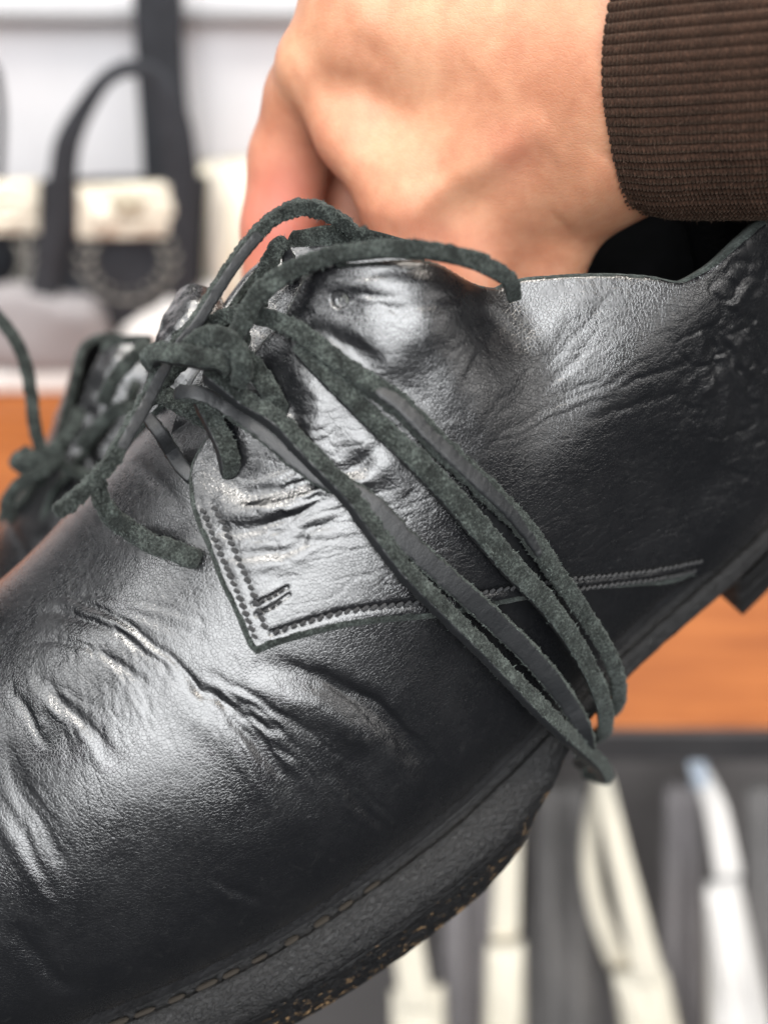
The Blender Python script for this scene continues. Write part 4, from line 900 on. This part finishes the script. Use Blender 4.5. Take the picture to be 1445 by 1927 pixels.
def bag_body(name, quad, Y, th, mat, parent, puff=.02, fold=0, seed=0):
    """soft bag panel: pixel quad (tl, tr, br, bl) on plane Y, bulging, with real depth"""
    tl, tr, br, bl = [on_plane_y(*c, Y) for c in quad]; n, m = 40, 40; u, v = np.meshgrid(np.linspace(0, 1, n), np.linspace(0, 1, m), indexing='ij')
    P = ((1-u)*(1-v))[..., None]*tl+(u*(1-v))[..., None]*tr+(u*v)[..., None]*br+((1-u)*v)[..., None]*bl
    k = (np.sin(np.pi*u)*np.sin(np.pi*np.clip(v, 0, 1)))**.35; w_ = .004*fbm(np.stack([u*4, v*4, 0*u+seed], -1), seed, 2)+fold*np.sin(u*9+2*noise(np.stack([u*3, v*1.5, 0*u], -1), seed))
    Fr = P-np.array([0, 1, 0])*(th/2*k+puff*np.sin(np.pi*u)*np.sin(np.pi*v)+w_*k)[..., None]; Bk = P+np.array([0, 1, 0])*(th/2*k)[..., None]
    org = np.array(parent.matrix_world.translation); N_ = n*m; idx = np.arange(N_).reshape(n, m); rim = np.r_[idx[:, 0], idx[-1, 1:], idx[::-1, -1][1:], idx[0, ::-1][1:-1]]; r2 = np.roll(rim, -1)
    return mesh(name, np.concatenate([Fr.reshape(-1, 3), Bk.reshape(-1, 3)])-org, np.concatenate([grid_faces(n, m), grid_faces(n, m)[:, ::-1]+N_, np.stack([rim, rim+N_, r2+N_, r2], 1)]), mat, parent)
def snap(parent, x, y, Y, r):
    c = on_plane_y(x, y, Y)-np.array(parent.matrix_world.translation); V = []; prof = [(0, -.5), (.5, -.48), (.8, -.36), (.95, -.2), (1, 0), (1, .3)]; m = 24
    for rr, yy in prof:
        for k in range(m): t = 2*math.pi*k/m; V.append(c+np.array([r*max(rr, .02)*math.cos(t), r*.6*yy, r*max(rr, .02)*math.sin(t)]))
    return mesh('snap', np.array(V), grid_faces(len(prof), m, True), M_BRASS, parent)
def wreath(parent, cx, cy, rx, ry, Y, a0, a1, k):
    V = []; Fq = []; n = 0; org = np.array(parent.matrix_world.translation)
    for side in (-1, 1):
        for i in range(k):
            t = math.radians(a0+(a1-a0)*i/(k-1)); 
            for s_ in (.86, 1.14):
                x, y = cx+side*rx*s_*math.sin(t), cy+ry*s_*math.cos(t); dx, dy = side*math.cos(t)*8+side*(s_-1)*60, -math.sin(t)*10
                p0 = on_plane_y(x-dx, y-dy, Y); p1 = on_plane_y(x+dx, y+dy, Y); mid = (p0+p1)/2; wv = np.cross(unit(p1-p0), np.array([0, 1, 0]))*.0020; f = np.array([0, -.0015, 0])
                V += [p0-org, mid+wv-org, p1-org, mid-wv-org, mid+f-org]; Fq += [(n, n+1, n+4), (n+1, n+2, n+4), (n+2, n+3, n+4), (n+3, n, n+4)]; n += 5
    return mesh('wreath_embroidery', np.array(V), Fq, M_THRW, parent)
YBAG = .68
def base(x, Y): return Matrix.Translation((x, Y, ZS))
b1 = empty('tote_bag', base(-.15, YBAG)); tag(b1, 'black canvas tote bag with cream snap patch and raised black handle', 'bag', 'black tote bags on the shelf')
bag_body('body', [(62, 338), (392, 330), (392, 674), (40, 674)], YBAG, .05, M_BAG, b1, .012, .003, 3)
ribbon('handle', [(82, 560), (100, 450), (118, 340), (128, 270), (165, 195), (205, 145), (250, 128), (300, 150), (325, 215), (338, 300), (345, 420), (345, 560)], YBAG-.040, [52, 52, 50, 46, 34, 28, 30, 40, 60, 66, 58, 56], .004, M_BAG, b1)
o = bag_body('patch', [(146, 346), (334, 340), (334, 446), (146, 448)], YBAG-.040, .006, M_CREAM, b1, .003); snap(b1, 238, 384, YBAG-.049, .0105)
wreath(b1, 240, 490, 80, 66, YBAG-.046, 8, 115, 6)
b2 = empty('tote_bag', base(-.25, YBAG+.02)); tag(b2, 'black tote bag with cream patch cut off by the left edge', 'bag', 'black tote bags on the shelf')
bag_body('body', [(-200, 340), (56, 340), (40, 664), (-200, 664)], YBAG+.02, .05, M_BAG, b2, .01, .003, 5)
bag_body('patch', [(-90, 340), (76, 336), (74, 440), (-90, 440)], YBAG-.022, .006, M_CREAM, b2, .003); wreath(b2, -10, 490, 62, 62, YBAG-.026, 8, 120, 8)
ribbon('handle', [(-60, 340), (-40, 200), (-15, 120), (0, 180), (0, 300), (-8, 400)], YBAG-.02, 16, .004, M_BAG, b2)
st = empty('shoulder_strap', Matrix.Translation(Vector(on_plane_y(300, 330, .715)))); tag(st, 'wide black webbing strap hanging down the wall behind the tote bag', 'strap')
ribbon('webbing', [(298, -120), (298, 0), (302, 120), (312, 250), (318, 350), (318, 520)], .715, [92, 92, 90, 92, 96, 96], .005, M_BAG, st)
cp = empty('canvas_pouch', base(-.13, .695)); tag(cp, 'cream canvas pouch standing beside the black tote bag near the hand', 'pouch')
bag_body('body', [(374, 300), (520, 290), (520, 654), (372, 654)], .695, .05, M_CREAM, cp, .01, .003, 8)
ribbon('seam_tape', [(410, 300), (408, 420), (406, 600)], .658, 8, .002, M_WHITE, cp)
def slab(name, x0, x1, y0, y1, z0, z1, mat, n=30, lump=.004, seed=1, **t):
    """folded cloth: rounded lumpy slab standing on the shelf"""
    th = np.linspace(0, 2*np.pi, 48, endpoint=False); cx = np.sign(np.cos(th))*np.abs(np.cos(th))**.35; cz = np.sign(np.sin(th))*np.abs(np.sin(th))**.5
    u = np.linspace(-1, 1, n); k = np.clip(1-np.abs(u)**8, .02, 1)
    V = np.stack([np.repeat((x0+x1)/2+(x1-x0)/2*u[:, None], 48, 1), (y0+y1)/2+(y1-y0)/2*cx[None]*k[:, None]**.3, (z0+z1)/2+(z1-z0)/2*cz[None]*k[:, None]**.5], -1)
    V[..., 1:] += lump*fbm(V*22, seed, 2)[..., None]*np.array([1, .6]); V[..., 2] = np.maximum(V[..., 2], z0+.0005)
    Fq = [tuple(f) for f in grid_faces(n, 48, True).tolist()]+[tuple(range(48)), tuple(range(n*48-1, (n-1)*48-1, -1))]
    return tag(mesh(name, V.reshape(-1, 3), Fq, mat), **t)
xa, xb = on_plane_y(-60, 640, .632)[0], on_plane_y(205, 640, .632)[0]
slab('folded_cloth', xa, xb, .628, .655, ZS+.0215, ZS+.088, M_MAUVE, label='folded mauve grey cloth lying in front of the black bags', cat='cloth')
slab('paper_bag', xa-.05, xb+.0, .632, .66, ZS, ZS+.020, M_WHITE, seed=4, lump=.001, label='flat white folded bag under the mauve grey cloth on the shelf', cat='paper bag')
wb = empty('white_pouch', base(-.14, .655)); tag(wb, 'small white cloth pouch leaning behind the knot of the laces', 'pouch')
bag_body('body', [(258, 545), (420, 530), (400, 706), (188, 706)], .655, .02, M_WHITE, wb, .01, .002, 9)

# ---------------------------------------------------------------- canvas totes hung under the shelf
YH = .35; ZH = ZS-.04; LEAN[:] = [0.45, ZS-.03]
def hang(label, x, parts):
    e = empty('canvas_tote', Matrix.Translation(Vector(on_plane_y(x, 1480, YH)))); tag(e, label, 'bag', 'canvas totes hung under the shelf')
    for p_ in parts: p_(e)
    return e
def hook(e, x, Y, mat=M_GREY):
    a0 = on_plane_y(x, 1400, Y); a0[2] = ZH; P = [a0, a0-np.array([0, 0, .012])]
    bot = on_plane_y(x, 1470, Y); P += [np.array([a0[0], Y, bot[2]+.006]), np.array([a0[0]+.004, Y, bot[2]]), np.array([a0[0]+.008, Y, bot[2]+.005])]
    Q = catmull(np.array(P), .003); T = unit(np.gradient(Q, axis=0)); N = np.tile(np.array([0, -1., 0]), (len(Q), 1)); B = np.cross(T, N); th = np.linspace(0, 2*np.pi, 8, endpoint=False)
    V = Q[:, None]+.0018*(N[:, None]*np.cos(th)[None, :, None]+B[:, None]*np.sin(th)[None, :, None])
    return mesh('hook', V.reshape(-1, 3)-np.array(e.matrix_world.translation), grid_faces(len(Q), 8, True), mat, e)
hang('cream tote with twin handles joining low, right of the sole', 1140, [
    lambda e: ribbon('handle', [(1132, 1462), (1140, 1500), (1165, 1610), (1192, 1720), (1222, 1850)], YH, [32, 36, 42, 48, 58], .003, M_CREAM, e),
    lambda e: ribbon('handle', [(1126, 1470), (1112, 1550), (1112, 1650), (1138, 1750), (1190, 1860)], YH+.035, [22, 28, 32, 38, 48], .003, M_CREAM, e),
    lambda e: bag_body('body', [(1150, 1825), (1252, 1822), (1330, 2150), (1200, 2150)], YH+.02, .03, M_CREAM, e, .006, .004, 2), lambda e: hook(e, 1130, YH)])
hang('pinkish white tote hung at the right edge under a clear clip', 1330, [
    lambda e: ribbon('handle', [(1318, 1455), (1342, 1510), (1358, 1580), (1370, 1650)], YH, [34, 42, 46, 50], .003, M_WHITE, e),
    lambda e: bag_body('body', [(1322, 1660), (1388, 1640), (1500, 2150), (1330, 2150)], YH+.02, .03, M_WHITE, e, .008, .006, 4), lambda e: hook(e, 1318, YH, M_CLIP),
    lambda e: bag_body('clip', [(1292, 1425), (1326, 1420), (1334, 1478), (1298, 1480)], YH-.006, .01, M_CLIP, e, .002)])
hang('narrow cream tote handle and body hanging straight below the toe of the sole', 950, [
    lambda e: ribbon('handle', [(962, 1500), (956, 1600), (952, 1700), (948, 1800)], YH+.02, [44, 46, 50, 52], .003, M_CREAM, e),
    lambda e: bag_body('body', [(914, 1775), (986, 1768), (990, 2150), (900, 2150)], YH+.01, .02, M_CREAM, e, .006, .002, 6), lambda e: hook(e, 962, YH+.02)])
hang('cream tote mostly hidden behind the sole at the bottom edge', 770, [
    lambda e: ribbon('handle', [(745, 1500), (755, 1640), (768, 1780), (785, 1900)], YH+.02, [46, 50, 56, 62], .003, M_CREAM, e),
    lambda e: bag_body('body', [(735, 1860), (835, 1850), (850, 2150), (735, 2150)], YH+.03, .02, M_CREAM, e, .006, .002, 7), lambda e: hook(e, 745, YH+.02)])
for i, (x0, x1, yy, lb) in enumerate([(830, 935, .43, 'grey cloth hanging in shade left of the straight cream tote handle'), (1000, 1110, .46, 'dark grey cloth hanging between two cream totes'), (1240, 1320, .44, 'grey cloth hanging between the cream and the pinkish totes'), (1390, 1520, .46, 'dark grey cloth hanging at the right edge behind the pinkish tote')]):
    e = empty('hanging_cloth', Matrix.Translation(Vector(on_plane_y((x0+x1)/2, 1480, yy)))); tag(e, lb, 'cloth', 'grey cloths hung under the shelf')
    bag_body('cloth', [(x0+10, 1470), (x1-10, 1470), (x1+25, 2150), (x0-15, 2150)], yy, .012, M_MAUVE if i % 2 == 0 else mat_plain('dark_grey_cloth', (.20, .19, .185), .95, .15, 30), e, .004, .008, i)
    hook(e, (x0+x1)/2, yy)
